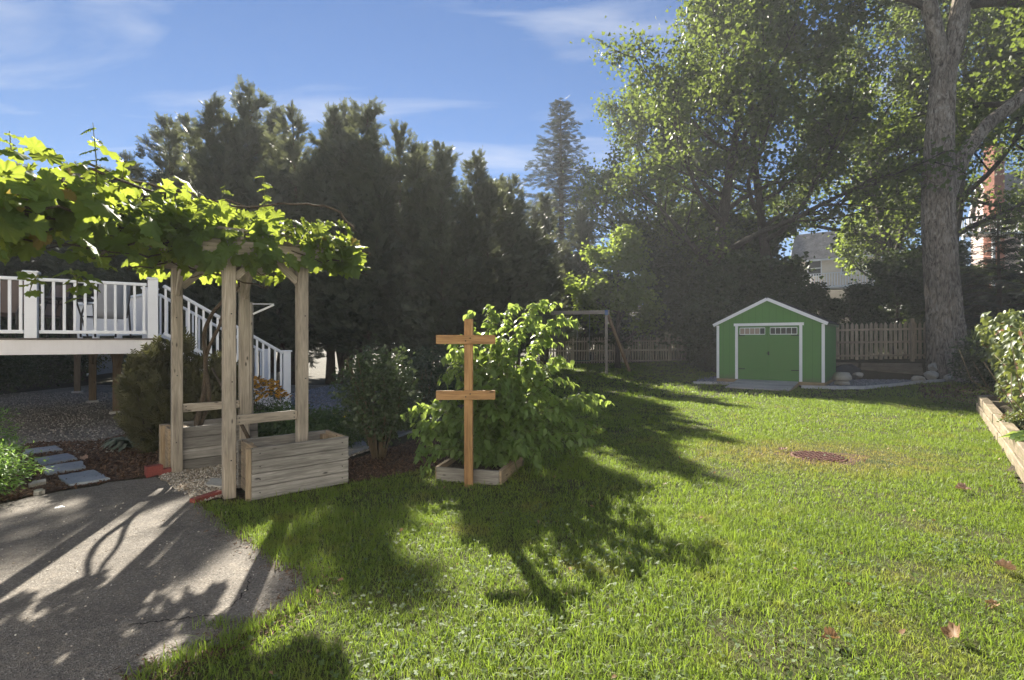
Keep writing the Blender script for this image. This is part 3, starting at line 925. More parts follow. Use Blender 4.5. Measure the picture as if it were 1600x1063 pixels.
# red edging blocks
def redblock(label, a, b, h, dep, step=None):
    r = root('edging_block', a, label, 'edging block')
    d = (b - a).normalized(); n = Vector((-d.y, d.x, 0))
    prof = [a, b, b + Z * h, a + Z * h] if not step else [a, b, b + Z * step, a.lerp(b, .62) + Z * step, a.lerp(b, .60) + Z * h, a + Z * h]
    prism('block', M['redblock'], r, prof, dep, n)
    return r
redblock('stepped red edging block at the foot of the far arbor post', G(229, 747), G(271, 740), .115, .09, .06)
redblock('low red edging block at the foot of the front arbor post', G(305, 789), G(347, 775), .05, .07)

# ------------------------------------------------------------------ stepping stones
def slab(label, px, mat, seed, th=.022, z=.012, name='stepping_stone', group='bluestone stepping stones'):
    r = random.Random(seed); pts = []
    P = [G(*p, z + th) for p in px]
    for i in range(len(P)):
        a, b = P[i], P[(i + 1) % len(P)]
        for k in range(5):
            q = a.lerp(b, k / 5)
            if k: q = q + Vector((r.uniform(-.012, .012), r.uniform(-.012, .012), 0))
            pts.append(Vector((q.x, q.y, z - .01)))
    o = prism(name, mat, None, pts, th + .01, base=pts[0])
    return tag(o, label, 'stone', group)
slab('bluestone step nearest the driveway with a notched corner', [(109, 757), (172, 747), (146, 734), (91, 743)], M['bluestone'], 1)
slab('bluestone step second from the driveway', [(73, 740), (134, 730), (127, 720), (70, 728)], M['bluestone'], 2)
slab('bluestone step third from the driveway, sun on one corner', [(63, 726), (121, 716), (106, 708), (54, 716)], M['bluestone'], 3)
slab('dark bluestone step farthest from the driveway', [(36, 709), (98, 702), (86, 696), (40, 702)], M['bluestone'], 4)
slab('grey flagstone between the planter and the rounded shrub', [(536, 704), (575, 696), (560, 681), (537, 684)], M['greystone'], 5, .03, .012, 'flagstone', 'flagstones behind the planter')
slab('pale flagstone behind the rounded shrub', [(622, 680), (646, 672), (642, 660), (618, 668)], M['greystone'], 6, .03, .012, 'flagstone', 'flagstones behind the planter')
slab('pale flagstone edge beside the planter corner', [(535, 716), (575, 700), (577, 697), (535, 708)], M['greystone'], 8, .012, .012, 'flagstone', 'flagstones behind the planter')
slab('worn slab in the gravel between the arbor posts', [(322, 757), (347, 760), (349, 748), (330, 747)], M['concrete'], 9, .02, .014, 'flagstone')
slab('white stone chip beside the nearest stepping stone', [(45, 758), (72, 752), (70, 748), (50, 752)], M['fieldstone'], 10, .03, .012, 'small_stone')
slab('flat white stone chip under the feathery plant', [(52, 770), (70, 766), (66, 763), (56, 765)], M['fieldstone'], 11, .025, .012, 'small_stone')
slab('white paint chip lying on the driveway', [(86, 794), (101, 792), (98, 790), (88, 792)], M['trim'], 12, .004, .014, 'paint_chip')

# ------------------------------------------------------------------ trellis cross and raised bed
cb = Vector((-.445, 5.27, 0))
tr = root('trellis_post', cb, 'orange stained timber trellis post with two crossbars', 'trellis')
board('post', M['cedar'], tr, cb + Z * -.05, cb + Z * 1.715, .088, .092, up=(0, 1, 0), bev=.004)
xb = Vector((1, .05, 0)).normalized()
for z, s in ((1.505, 0), (.94, 0)):
    c = cb + Vector((-.025, -.066, z))
    board('crossbar', M['cedar'], tr, c - xb * .30, c + xb * .30 , .038, .092, bev=.003)
for zz in (1.505, .94):
    for sx_ in (-.024, .022): bolt(tr, cb + Vector((sx_, -.085, zz + sx_ * .6)), (0, -1, 0), .0065)
bed = root('raised_bed', (-.45, 5.4, 0), 'low timber raised bed under the arching leafy shrub', 'raised bed')
q = [Vector((-.80, 5.46, 0)), Vector((-.13, 5.28, 0)), Vector((.12, 6.15, 0)), Vector((-.58, 6.35, 0))]
for i in range(4):
    board('board', M['planter_end' if i % 2 else 'planter'], bed, q[i] + Z * .075, q[(i + 1) % 4] + Z * .075, .04, .15)
prism('soil', M['soil'], bed, [p.lerp(sum(q, Vector()) / 4, .06) + Z * .01 for p in q], .08)

# ------------------------------------------------------------------ drain grate
bare_patch, _ = sheet('bare_patch', M['mulch'], [(3.95 + .50 * math.cos(t_) * (1 + .35 * math.sin(3 * t_ + 1)), 6.52 + .40 * math.sin(t_)) for t_ in np.linspace(0, 2 * math.pi, 25)[:-1]], .0062, .03, .1, 21)
tag(bare_patch, 'worn brown soil round the drain grate', kind='structure')
gc = Vector((3.92, 6.55, .008))
gr = root('drain_grate', gc, 'rusty round drain grate in the dry patch of lawn', 'grate')
th = np.linspace(0, 2 * math.pi, 33)[:-1]
ringV = []; 
for rr_, zz in ((.315, .0), (.315, .018), (.285, .020), (.285, .0)):
    ringV += [(gc.x + rr_ * math.cos(t), gc.y + rr_ * math.sin(t), gc.z + zz - .012) for t in th]
ringF = []
for a in range(3):
    for k in range(32): ringF.append([a * 32 + k, a * 32 + (k + 1) % 32, (a + 1) * 32 + (k + 1) % 32, (a + 1) * 32 + k])
wobj('rim', ringV, ringF, M['rust'], gr)
for ang in (.5, .5 + math.pi / 2):
    d = Vector((math.cos(ang), math.sin(ang), 0)); n = Vector((-d.y, d.x, 0))
    for k in range(-4, 5):
        o = k * .062; hl = math.sqrt(max(.0, .285 ** 2 - o * o))
        if hl > .03:
            zz = .020 if ang < 1 else .0175
            board('bar', M['rust'], gr, gc + n * o - d * hl + Z * (zz - .008), gc + n * o + d * hl + Z * (zz - .008), .015, .014, bev=.002)
wobj('pit_shade', [(gc.x + .29 * math.cos(t), gc.y + .29 * math.sin(t), .0085) for t in th] + [(gc.x, gc.y, .0085)], [[k, (k + 1) % 32, 32] for k in range(32)], M['pit_shade'], gr)  # flat disc, the shade inside the hole put into its near-black colour

# ------------------------------------------------------------------ shed
SL, SRr = Vector((7.0, 17.5, 0)), Vector((9.50, 15.55, 0))
su = (SRr - SL).normalized(); sv = Vector((-su.y, su.x, 0)); SWd = (SRr - SL).length; SD = 2.9
shed = root('garden_shed', SL, 'green gabled garden shed with white trim and double doors', 'shed')
z0, ze, za = .20, 2.02, 2.80
def sp(s, t, z): return SL + su * s + sv * t + Z * z
mid = SWd / 2
def slope(s): return ze + (za - ze) * (1 - abs(s - mid) / mid)
d0, d1, dt = mid - .90, mid + .90, 1.96
prism('wall', M['green'], shed, [sp(0, 0, z0), sp(d0, 0, z0), sp(d0, 0, slope(d0)), sp(0, 0, ze)], .04, sv)
prism('wall', M['green'], shed, [sp(d1, 0, z0), sp(SWd, 0, z0), sp(SWd, 0, ze), sp(d1, 0, slope(d1))], .04, sv)
prism('gable', M['green'], shed, [sp(d0, 0, dt), sp(d1, 0, dt), sp(d1, 0, slope(d1)), sp(mid, 0, za), sp(d0, 0, slope(d0))], .04, sv)
prism('wall', M['green'], shed, [sp(0, SD, z0), sp(SWd, SD, z0), sp(SWd, SD, ze), sp(mid, SD, za), sp(0, SD, ze)], -.04, sv)
prism('wall', M['green'], shed, [sp(SWd, .04, z0), sp(SWd, SD - .04, z0), sp(SWd, SD - .04, ze), sp(SWd, .04, ze)], -.04, su)
prism('wall', M['green'], shed, [sp(0, .04, z0), sp(0, SD - .04, z0), sp(0, SD - .04, ze), sp(0, .04, ze)], .04, su)
for s in (.04, SWd - .04):
    board('corner_trim', M['trim'], shed, sp(s, -.014, z0), sp(s, -.014, ze - .03), .022, .085, up=su, bev=.003)
for s, e in ((d0 - .045, 0), (d1 + .045, 0)):
    board('door_jamb', M['trim'], shed, sp(s, -.014, z0), sp(s, -.014, dt), .022, .085, up=su, bev=.003)
board('lintel', M['trim'], shed, sp(d0 - .13, -.016, dt + .045), sp(d1 + .13, -.016, dt + .045), .026, .09, bev=.003)
board('floor_rim', M['skid'], shed, sp(.0, .02, z0 - .055), sp(SWd, .02, z0 - .055), .05, .10)
board('floor_rim', M['skid'], shed, sp(SWd - .03, .05, z0 - .056), sp(SWd - .03, SD, z0 - .056), .05, .10)
for s in (.32, 1.05, SWd - 1.05, SWd - .40):
    board('skid', M['skid'], shed, sp(s, .05, .105), sp(s, SD - .05, .105), .09, .09)
ov = .09
roof_pts = []
for sgn in (-1, 1):
    e0 = -ov if sgn < 0 else SWd + ov
    k = (za - ze) / mid
    zed = ze - k * ov + .03
    rf = prism('roof', M['shingle'], shed, [sp(e0, -.10, zed), sp(mid, -.10, za + .03), sp(mid, SD + .10, za + .03), sp(e0, SD + .10, zed)], .05, Z)
    board('rake_trim', M['trim'], shed, sp(e0, -.105, zed - .012), sp(mid, -.105, za + .018), .022, .10, bev=.003)
    board('fascia', M['trim'] if False else M['green'], shed, sp(e0 - sgn * .02, -.09, zed - .03), sp(e0 - sgn * .02, SD + .09, zed - .03), .02, .08, bev=.002)
for j, (a, b) in enumerate(((d0 + .01, mid - .008), (mid + .008, d1 - .01))):
    dr = prism('door', M['green_door'], shed, [sp(a, -.004, z0 - .02), sp(b, -.004, z0 - .02), sp(b, -.004, 1.63), sp(a, -.004, 1.63)], .035, sv)
    dr2 = prism('door_head', M['green_door'], shed, [sp(a, -.003, 1.63), sp(b, -.003, 1.63), sp(b, -.003, dt - .01), sp(a, -.003, dt - .01)], .035, sv)
    board('door_rail', M['green_door'], dr, sp(a + .02, -.013, .52), sp(b - .02, -.013, .52), .016, .03, bev=.003)
    board('door_rail', M['green_door'], dr, sp((b if j == 0 else a), -.012, z0), sp((b if j == 0 else a), -.012, 1.62), .014, .07, up=su, bev=.003)
    wa, wb, w0, w1 = a + .05, b - .07 if j == 0 else b - .05, 1.685, 1.895
    if j == 1: wa = a + .07
    for zz in (w0, w1): board('window_frame', M['trim'], dr2, sp(wa, -.012, zz), sp(wb, -.012, zz), .02, .022, bev=.002)
    for ss in np.linspace(wa, wb, 6): board('muntin', M['trim'], dr2, sp(ss, -.011, w0), sp(ss, -.011, w1), .018, .014, up=su, bev=.002)
    for k in range(5):
        x0 = wa + (wb - wa) * k / 5 + .012; x1 = wa + (wb - wa) * (k + 1) / 5 - .012
        prism('pane', M['glass_reflection'] if (j == 0 and k < 4) else M['glass'], dr2, [sp(x0, -.007, w0 + .016), sp(x1, -.007, w0 + .016), sp(x1, -.007, w1 - .016), sp(x0, -.007, w1 - .016)], .003, sv)
    for zz in (1.645, .545):
        hx = a if j == 0 else b; hd = 1 if j == 0 else -1
        board('hinge', M['black'], dr, sp(hx, -.016, zz), sp(hx + hd * .21, -.016, zz), .008, .028, bev=.001)
hd = root('door_handle', sp(mid, -.03, 1.06)); hd.parent = shed; place(hd, shed, Matrix.Translation(sp(mid, -.03, 1.06)))
board('handle_plate', M['black'], hd, sp(mid + .03, -.022, 1.01), sp(mid + .03, -.022, 1.13), .01, .045, up=su, bev=.002)
wobj('handle_grip', *tube([sp(mid + .03, -.025, 1.09), sp(mid + .03, -.065, 1.08), sp(mid - .02, -.07, 1.075)], .010, 8), M['black'], hd, smooth=True)
# ramp
rp = root('shed_ramp', sp(mid, -.5, 0), 'grey plank ramp leading up to the shed doors', 'ramp')
rn = 9
for k in range(rn):
    f0, f1 = k / rn, (k + 1) / rn - .008
    a0, a1 = -.03 - 1.55 * f0, -.03 - 1.55 * f1
    zA, zB = .185 - .15 * f0, .185 - .15 * f1
    c0, c1 = sp(d0 + .02, (a0 + a1) / 2, (zA + zB) / 2), sp(d1 - .02, (a0 + a1) / 2, (zA + zB) / 2)
    dn = (sp(0, a1, zB) - sp(0, a0, zA)).normalized()
    board('plank', M['ramp'], rp, c0, c1, .036, (a0 - a1), up=dn, bev=.003)
for s in (d0 + .05, mid, d1 - .05):
    prism('stringer', M['skid'], rp, [sp(s, -.04, .02), sp(s, -1.5, .02), sp(s, -1.5, .018), sp(s, -.04, .155)], .04, su)
# edging of the pad
def edging(label, pts, parent=None):
    r = root('pad_edging', pts[0], label, 'edging')
    for a, b in zip(pts[:-1], pts[1:]):
        board('edging_strip', M['edging'], r, a, b, .05, .10)
    return r
edging('pale curved edging strip round the gravel right of the shed', [Vector(p) for p in ((8.9, 15.75, .06), (9.75, 15.42, .06), (10.6, 15.45, .06), (12.0, 16.25, .06), (13.9, 17.45, .07), (15.25, 18.05, .08))])
edging('short pale edging strip left of the shed ramp', [Vector((6.1, 17.25, .055)), Vector((7.05, 17.0, .055)), Vector((7.3, 16.95, .055))])

# ------------------------------------------------------------------ picket fences
def picket_mesh(w, h, t, pointed, key):
    k = ('pk', w, h, t, key)
    if k in _BC: return _BC[k]
    prof = [(-w / 2, 0), (w / 2, 0), (w / 2, h - .10), (w * .42, h - .075), (0, h), (-w * .42, h - .075), (-w / 2, h - .10)] if pointed else [(-w / 2, 0), (w / 2, 0), (w / 2, h - .03), (w * .2, h), (-w * .2, h), (-w / 2, h - .03)]
    bm = bmesh.new()
    lo = [bm.verts.new((z, -t / 2, x)) for x, z in prof]; hi = [bm.verts.new((z, t / 2, x)) for x, z in prof]
    bm.faces.new(lo); bm.faces.new(hi[::-1])
    for i in range(len(prof)): bm.faces.new((lo[i], hi[i], hi[(i + 1) % len(prof)], lo[(i + 1) % len(prof)]))
    bmesh.ops.recalc_face_normals(bm, faces=bm.faces)
    me = bpy.data.meshes.new('picket'); bm.to_mesh(me); bm.free(); _BC[k] = me
    return me
def picket_fence(label, a, b, h, w, gap, mat, pointed, posts, rails, face, seed, lean=.01):
    rr = random.Random(seed); r = root('picket_fence', a, label, 'fence', 'weathered picket fences')
    L = (b - a).length; d = (b - a).normalized(); n = Vector((-d.y, d.x, 0)).normalized()
    dh = Vector((d.x, d.y, 0)).normalized()
    me = picket_mesh(w, h, .02, pointed, mat.name)
    k = 0; s = w / 2
    while s < L - w / 2:
        p = a + d * s + n * (.0)
        tilt = rr.uniform(-lean, lean)
        up = (Z + dh * tilt).normalized(); x = up; zc = (dh - up * dh.dot(up)).normalized(); y = zc.cross(x)
        Mx = Matrix(((x.x, y.x, zc.x, p.x), (x.y, y.y, zc.y, p.y), (x.z, y.z, zc.z, p.z + rr.uniform(-.02, .02)), (0, 0, 0, 1)))
        obj('picket', me, mat, r, Mx)
        s += w + gap
    for z in rails:
        o = n * face * .035 + Z * z
        board('rail', mat, r, a + o, b + o, .035, .08)
    for s in posts:
        p = a + d * s + n * face * .10
        board('post', mat, r, p - Z * .4, p + Z * (h + .12), .11, .11, up=n)
    return r
picket_fence('tan picket fence between the shed and the big tree', Vector((12.6, 19.9, .74)), Vector((16.3, 19.35, .80)), 1.42, .115, .055, M['picket'], True, (2.62,), (.14, .66, 1.14), -1, 1)
picket_fence('dim picket fence beyond the swing set', Vector((1.2, 26.9, .22)), Vector((10.8, 26.7, .30)), 1.42, .072, .062, M['picket_grey'], True, (2.0, 4.6, 7.0, 9.3), (.16, .70, 1.18), -1, 2, .04)

# ------------------------------------------------------------------ swing set
sx = Vector((3.82, 20.6, .1))
sw = root('swing_set', sx, 'wooden swing set frame standing in the shade before the picket fence', 'swing set')
sd_ = Vector((-1, .28, 0)).normalized(); sn = Vector((-sd_.y, sd_.x, 0))
topz = 2.52
board('top_beam', M['swing'], sw, sx + Z * topz - sd_ * .1, sx + sd_ * 4.0 + Z * topz, .10, .15)
for s in (0.02, 3.9):
    board('leg', M['swing'], sw, sx + sd_ * s - Z * .05, sx + sd_ * s + Z * (topz - .08), .105, .105, up=sn)
    board('brace', M['swing_brace'], sw, sx + sd_ * s + Z * (topz - .12) - sd_ * .06, sx + sd_ * s + Vector((1.05, .55, .12)), .09, .10, up=(0, 0, 1))
    board('bracket', M['blue'], sw, sx + sd_ * s + Z * (topz - .12), sx + sd_ * s + Z * (topz + .09), .125, .125, up=sn)
for s in (.95, 2.3):
    for e in (-.25, .25):
        wobj('chain', *tube([sx + sd_ * (s + e) + Z * (topz - .08), sx + sd_ * (s + e) + Z * .55], .012, 6), M['chain'], sw)
    prism('swing_seat', M['plastic_green'], sw, [sx + sd_ * (s - .28) + Z * .54 - sn * .08, sx + sd_ * (s + .28) + Z * .54 - sn * .08, sx + sd_ * (s + .28) + Z * .54 + sn * .08, sx + sd_ * (s - .28) + Z * .54 + sn * .08], .03)
ft = root('footing_stone', sx - Vector((0, .1, 0)), 'flat grey footing stone at the swing set leg', 'stone')
prism('stone_block', M['concrete'], ft, [sx + Vector((-.16, -.16, -.08)), sx + Vector((.2, -.14, -.08)), sx + Vector((.18, .16, -.08)), sx + Vector((-.15, .15, -.08))], .09)

# ------------------------------------------------------------------ retaining wall at the right
wa_, wb_ = Vector((3.0, 2.49, 0)), Vector((9.95, 10.97, 0))
rw = root('retaining_wall', Vector((5.3, 5.3, 0)), 'low timber retaining wall along the right edge of the lawn', 'retaining wall')
wd = (wb_ - wa_).normalized(); wnrm = Vector((wd.y, -wd.x, 0))
L = (wb_ - wa_).length; s = 0.0; rr = random.Random(4)
segs = [0, 2.1, 4.5, 6.4, 8.3, L]
for row in range(2):
    sg = segs if row == 0 else [0, 1.2, 3.4, 5.5, 7.4, 9.2, L]
    for a, b in zip(sg[:-1], sg[1:]):
        z = .085 + row * .162
        off = wnrm * (.07 + row * .012 + rr.uniform(-.008, .008))
        board('timber', M['timber'], rw, wa_ + wd * (a + .006) + off + Z * z, wa_ + wd * (b - .006) + off + Z * z, .14, .155, bev=.01)
board('timber', M['timber'], rw, wb_ + wnrm * .15 + Z * .165, wb_ + wnrm * 2.2 + Z * .165, .14, .32, bev=.01)
board('timber', M['timber'], rw, wb_ - wd * 1.2 + wnrm * .15 + Z * .255, wb_ - wd * 1.2 + wnrm * 1.5 + Z * .255, .12, .12, bev=.01, label='crosswise tie back timber')

# grey fence under the creeper
gf = root('board_fence', wb_ + wnrm * 1.1, 'grey board fence under the creeper on the right', 'fence')
f0, f1 = wb_ + wnrm * .55 - wd * .05 + Z * .25, wb_ + wnrm * .55 - wd * 5.6 + Z * .25
fd = (f1 - f0).normalized(); fl = (f1 - f0).length
for k in range(int(fl / .15)):
    p = f0 + fd * (.08 + k * .15)
    board('slat', M['fence_grey'], gf, p, p + Z * 1.35, .02, .135, up=fd, bev=.003)
for z in (.35, 1.15):
    board('rail', M['fence_grey'], gf, f0 + Z * z + Vector((-.04, 0, 0)), f1 + Z * z + Vector((-.04, 0, 0)), .04, .08)
for s in (0, fl / 2, fl):
    p = f0 + fd * s + Vector((-.07, 0, 0))
    board('post', M['fence_grey'], gf, p - Z * .2, p + Z * 1.42, .10, .10, up=fd)

# ------------------------------------------------------------------ rocks, terrace timbers
def rock(label, c, r3, seed, mat=None, group='rocks near the big tree', name='rock'):
    bm = bmesh.new(); bmesh.ops.create_icosphere(bm, subdivisions=2, radius=1.0)
    rr = random.Random(seed); ks = [(Vector((rr.gauss(0, 1), rr.gauss(0, 1), rr.gauss(0, 1))).normalized(), rr.uniform(.55, .85)) for _ in range(7)]
    for vv in bm.verts:
        for n_, dd in ks:
            q_ = vv.co.dot(n_)
            if q_ > dd: vv.co -= n_ * (q_ - dd)
        vv.co = Vector((vv.co.x * r3[0], vv.co.y * r3[1], vv.co.z * r3[2] + r3[2] * .55))
    me = bpy.data.meshes.new(name); bm.to_mesh(me); bm.free()
    return tag(obj(name, me, mat or M['fieldstone'], None, Matrix.Translation(Vector(c))), label, 'rock', group)
rock('pale rock lying lowest in the pile by the big tree', (13.95, 17.6, .06), (.24, .18, .15), 1)
rock('large pale rock in the middle of the pile by the big tree', (14.75, 18.0, .12), (.28, .2, .2), 2)
rock('pale rock on top of the pile by the big tree', (15.25, 18.4, .42), (.28, .2, .2), 3)
rock('small pale rock against the big tree trunk', (15.15, 17.75, .10), (.16, .14, .14), 4)
rock('flat pale rock at the right foot of the big tree', (16.7, 17.6, .0), (.42, .25, .16), 5)
rock('grey rock half hidden behind the big tree', (17.5, 18.0, .0), (.4, .3, .22), 6)
st = root('stacked_stone', (10.35, 16.05, .07), 'cast stone block stacked on a round base beside the shed', 'stone ornament')
so = Vector((10.38, 16.1, .07))
th = np.linspace(0, 2 * math.pi, 17)[:-1]
def lathe(prof, c, n=16, ph=0.0):
    V = [(c.x + r_ * math.cos(t + ph), c.y + r_ * math.sin(t + ph), c.z + z_) for r_, z_ in prof for t in np.linspace(0, 2 * math.pi, n + 1)[:-1]]
    F = [[a * n + k, a * n + (k + 1) % n, (a + 1) * n + (k + 1) % n, (a + 1) * n + k] for a in range(len(prof) - 1) for k in range(n)]
    V += [(c.x, c.y, c.z + prof[0][1]), (c.x, c.y, c.z + prof[-1][1])]; m = len(prof) * n
    F3 = [[m, (k + 1) % n, k] for k in range(n)] + [[m + 1, (len(prof) - 1) * n + k, (len(prof) - 1) * n + (k + 1) % n] for k in range(n)]
    F = np.array(F); return V, np.concatenate([F[:, [0, 1, 2]], F[:, [0, 2, 3]], np.array(F3)])
wobj('base_stone', *lathe([(.17, 0), (.21, .04), (.21, .11), (.16, .16)], so), M['fieldstone'], st)
wobj('top_stone', *lathe([(.19, .165), (.27, .20), (.25, .30), (.19, .41)], so, 6, .4), M['fieldstone'], st)
tw = root('terrace_timbers', (13.0, 18.9, 0), 'low weathered timber terrace wall below the picket fence', 'retaining wall')
for row in range(4):
    board('timber', M['old_timber'], tw, Vector((12.9 + row * .02, 19.05, .13 + row * .15)), Vector((14.9, 18.55 + row * .03, .13 + row * .15)), .13, .14, bev=.008)
    board('timber', M['old_timber'], tw, Vector((12.85 + row * .02, 19.12, .13 + row * .15)), Vector((11.6, 19.35, .13 + row * .15)), .13, .14, bev=.008)
rk = rock('dark heap of covered material beside the shed', (11.7, 18.4, .05), (.95, .45, .42), 9, M['tarp'], None, 'tarp_heap'); rk['category'] = 'heap'
del_ = rock('flat stone leaning on the dark heap', (12.15, 17.95, .22), (.22, .14, .1), 10, M['fieldstone'], 'rocks near the big tree')

# ------------------------------------------------------------------ deck
DZ = 1.53
K0 = Vector((-6.18, 8.90, 0))                      # front right corner
fdir = Vector((.83, .555, 0)).normalized()         # along the front edge
K1 = K0 - fdir * 5.6                               # front left, out of view
KB = Vector((-7.55, 10.75, 0)); KC = Vector((-11.9, 14.2, 0)); KD = Vector((-15.5, 9.6, 0))
deck = root('raised_deck', K0, 'raised deck with white railing and stairs behind the arbor', 'deck')
fr_n = Vector((fdir.y, -fdir.x, 0))
board('fascia', M['fascia'], deck, K1 + Z * (DZ - .145) - fr_n * .02, K0 + Z * (DZ - .145) - fr_n * .02, .04, .235, bev=.004)
rdir = (KB - K0).normalized()
board('fascia', M['fascia'], deck, K0 + rdir * .03 + Z * (DZ - .146), KB + Z * (DZ - .146), .04, .235, bev=.004)
bdir = (KC - KB).normalized()
board('fascia', M['fascia'], deck, KB + bdir * .03 + Z * (DZ - .147), KC + Z * (DZ - .147), .04, .235, bev=.004)
# decking boards run along the front edge
inn = Vector((-fdir.y, fdir.x, 0))
nb = 38
def clip_row(off):
    """Span of the row at distance off from the front edge inside the deck outline."""
    poly = [K1, K0, KB, KC, KD]; xs_ = []
    for i in range(5):
        a, b = poly[i] - K0, poly[(i + 1) % 5] - K0
        ya, yb = a.dot(inn), b.dot(inn)
        if (ya - off) * (yb - off) < 0:
            f = (off - ya) / (yb - ya); xs_.append(a.dot(fdir) + f * (b.dot(fdir) - a.dot(fdir)))
    return (min(xs_), max(xs_)) if len(xs_) >= 2 else None
for k in range(nb):
    off = .055 + k * .143
    sp_ = clip_row(off)
    if sp_ and sp_[1] - sp_[0] > .3:
        c = K0 + inn * off + Z * (DZ - .014)
        e = .03 if k == 0 else .0
        board('deck_board', M['decking'], deck, c + fdir * sp_[0], c + fdir * (sp_[1] + e), .137 if k else .16, .027)
# under structure
for off in (1.2, 2.6, 4.0):
    sp_ = clip_row(off)
    if sp_: board('joist_beam', M['deckpost'], deck, K0 + inn * off + fdir * (sp_[0] + .2) + Z * (DZ - .155), K0 + inn * off + fdir * (sp_[1] - .15) + Z * (DZ - .155), .09, .23)
for i, (px, py) in enumerate(((183, 646), (145, 629), (121, 614))):
    p = G(px, py)
    board('support_post', M['deckpost'], deck, p + Z * .03, p + Z * (DZ - .04), .14, .14, up=fdir)
    board('footing', M['concrete'], deck, p - Z * .03, p + Z * .055, .24, .24, up=fdir)
    for sgn in (-1, 1):
        board('knee_brace', M['deckpost'], deck, p + bdir * sgn * .05 + Z * .95, p + bdir * sgn * .36 + Z * (DZ - .16), .07, .13)
for p in (K1 + fdir * 1.0 + inn * 1.3,):
    board('support_post', M['deckpost'], deck, p + Z * .0, p + Z * (DZ - .04), .14, .14, up=fdir)

def rail_post(p, zb, zt, parent, w=.135):
    board('rail_post', M['white'], parent, p + Z * zb, p + Z * zt, w, w, up=fdir, bev=.004)
    board('post_cap', M['white'], parent, p + Z * (zt + .0015), p + Z * (zt + .035), w + .05, w + .05, up=fdir, bev=.012)
def rail_run(a, b, za, zb, parent, step=.125, hb=.10, ht=.93, skip=.09):
    """Railing between two posts; za and zb are the floor heights under its ends."""
    d = b - a; Lh = d.length; dn = d.normalized()
    a2, b2 = a + dn * skip, b - dn * skip
    f0_, f1_ = skip / Lh, 1 - skip / Lh
    zza, zzb = za + (zb - za) * f0_, za + (zb - za) * f1_
    board('top_rail', M['white'], parent, a2 + Z * (zza + ht), b2 + Z * (zzb + ht), .085, .05, bev=.006)
    board('bottom_rail', M['white'], parent, a2 + Z * (zza + hb), b2 + Z * (zzb + hb), .05, .055, bev=.004)
    n = max(1, int(Lh / step)); 
    for k in range(1, n):
        f = k / n; p = a + d * f; zf = za + (zb - za) * f
        board('baluster', M['white'], parent, p + Z * (zf + hb + .02), p + Z * (zf + ht - .02), .036, .036, up=fdir, bev=.0)
fpost = [K0 + inn * .09 - fdir * .05]
s_ = 1.62
fp2 = K0 + inn * .09 - fdir * s_; fp3 = K0 + inn * .09 - fdir * 3.5; fp4 = K0 + inn * .09 - fdir * 5.4
rail_post(fpost[0], DZ, DZ + 1.02, deck, .15)
for p in (fp2, fp3, fp4): rail_post(p, DZ, DZ + 1.02, deck, .15)
rail_run(fp2, fpost[0], DZ, DZ, deck); rail_run(fp3, fp2, DZ, DZ, deck); rail_run(fp4, fp3, DZ, DZ, deck)
bp = [KB + bdir * .08 - Vector((.1, 0, 0)), KB.lerp(KC, .36) - Vector((.1, 0, 0)), KB.lerp(KC, .70) - Vector((.1, 0, 0)), KC - Vector((.1, 0, 0))]
for p in bp: rail_post(p, DZ, DZ + 1.04, deck, .14)
for a, b in zip(bp[:-1], bp[1:]): rail_run(a, b, DZ, DZ, deck, .11)
# stairs
stair = root('deck_stairs', K0); place(stair, deck, Matrix.Translation(K0)); 
sdir = Vector((1.46, 1.72, 0)).normalized(); sacr = Vector((-sdir.y, sdir.x, 0))
N0 = Vector((-4.76, 10.72, 0)); run = (N0 - K0).length; nst = 8
S0 = K0 + sdir * .02
WID = 2.3
wdir = rdir
for k in range(nst - 1):
    z = DZ - (k + 1) * DZ / nst; c = S0 + sdir * (run / nst) * (k + .5)
    board('tread', M['decking'], stair, c + Z * (z - .015) - wdir * 0 + wdir * .06, c + Z * (z - .015) + wdir * (WID - .06), run / nst + .02, .03)
    c2 = S0 + sdir * (run / nst) * (k + .02)
    board('riser', M['white'], stair, c2 + Z * (z + DZ / nst / 2 - .02) + wdir * .07, c2 + Z * (z + DZ / nst / 2 - .02) + wdir * (WID - .07), .02, DZ / nst - .035)
for w_ in (0.03, WID - .03):
    prism('stringer', M['fascia'], stair, [S0 + wdir * w_ + Z * (DZ - .03), S0 + wdir * w_ + Z * (DZ - .30), S0 + sdir * (run - .15) + wdir * w_, S0 + sdir * run + wdir * w_ + Z * .15], .035, wdir * (1 if w_ < 1 else -1))
for w_, e in ((.10, 0), (WID - .1, 1)):
    t0 = K0 + wdir * w_ + sdir * .02; t1 = S0 + sdir * run + wdir * w_
    rail_post(t1, 0, 1.25, stair, .14)
    if w_ > 1: rail_post(t0, DZ, DZ + 1.02, stair, .14)
    rail_run(t0, t1, DZ + .02, .22, stair, .12, .12, .96)

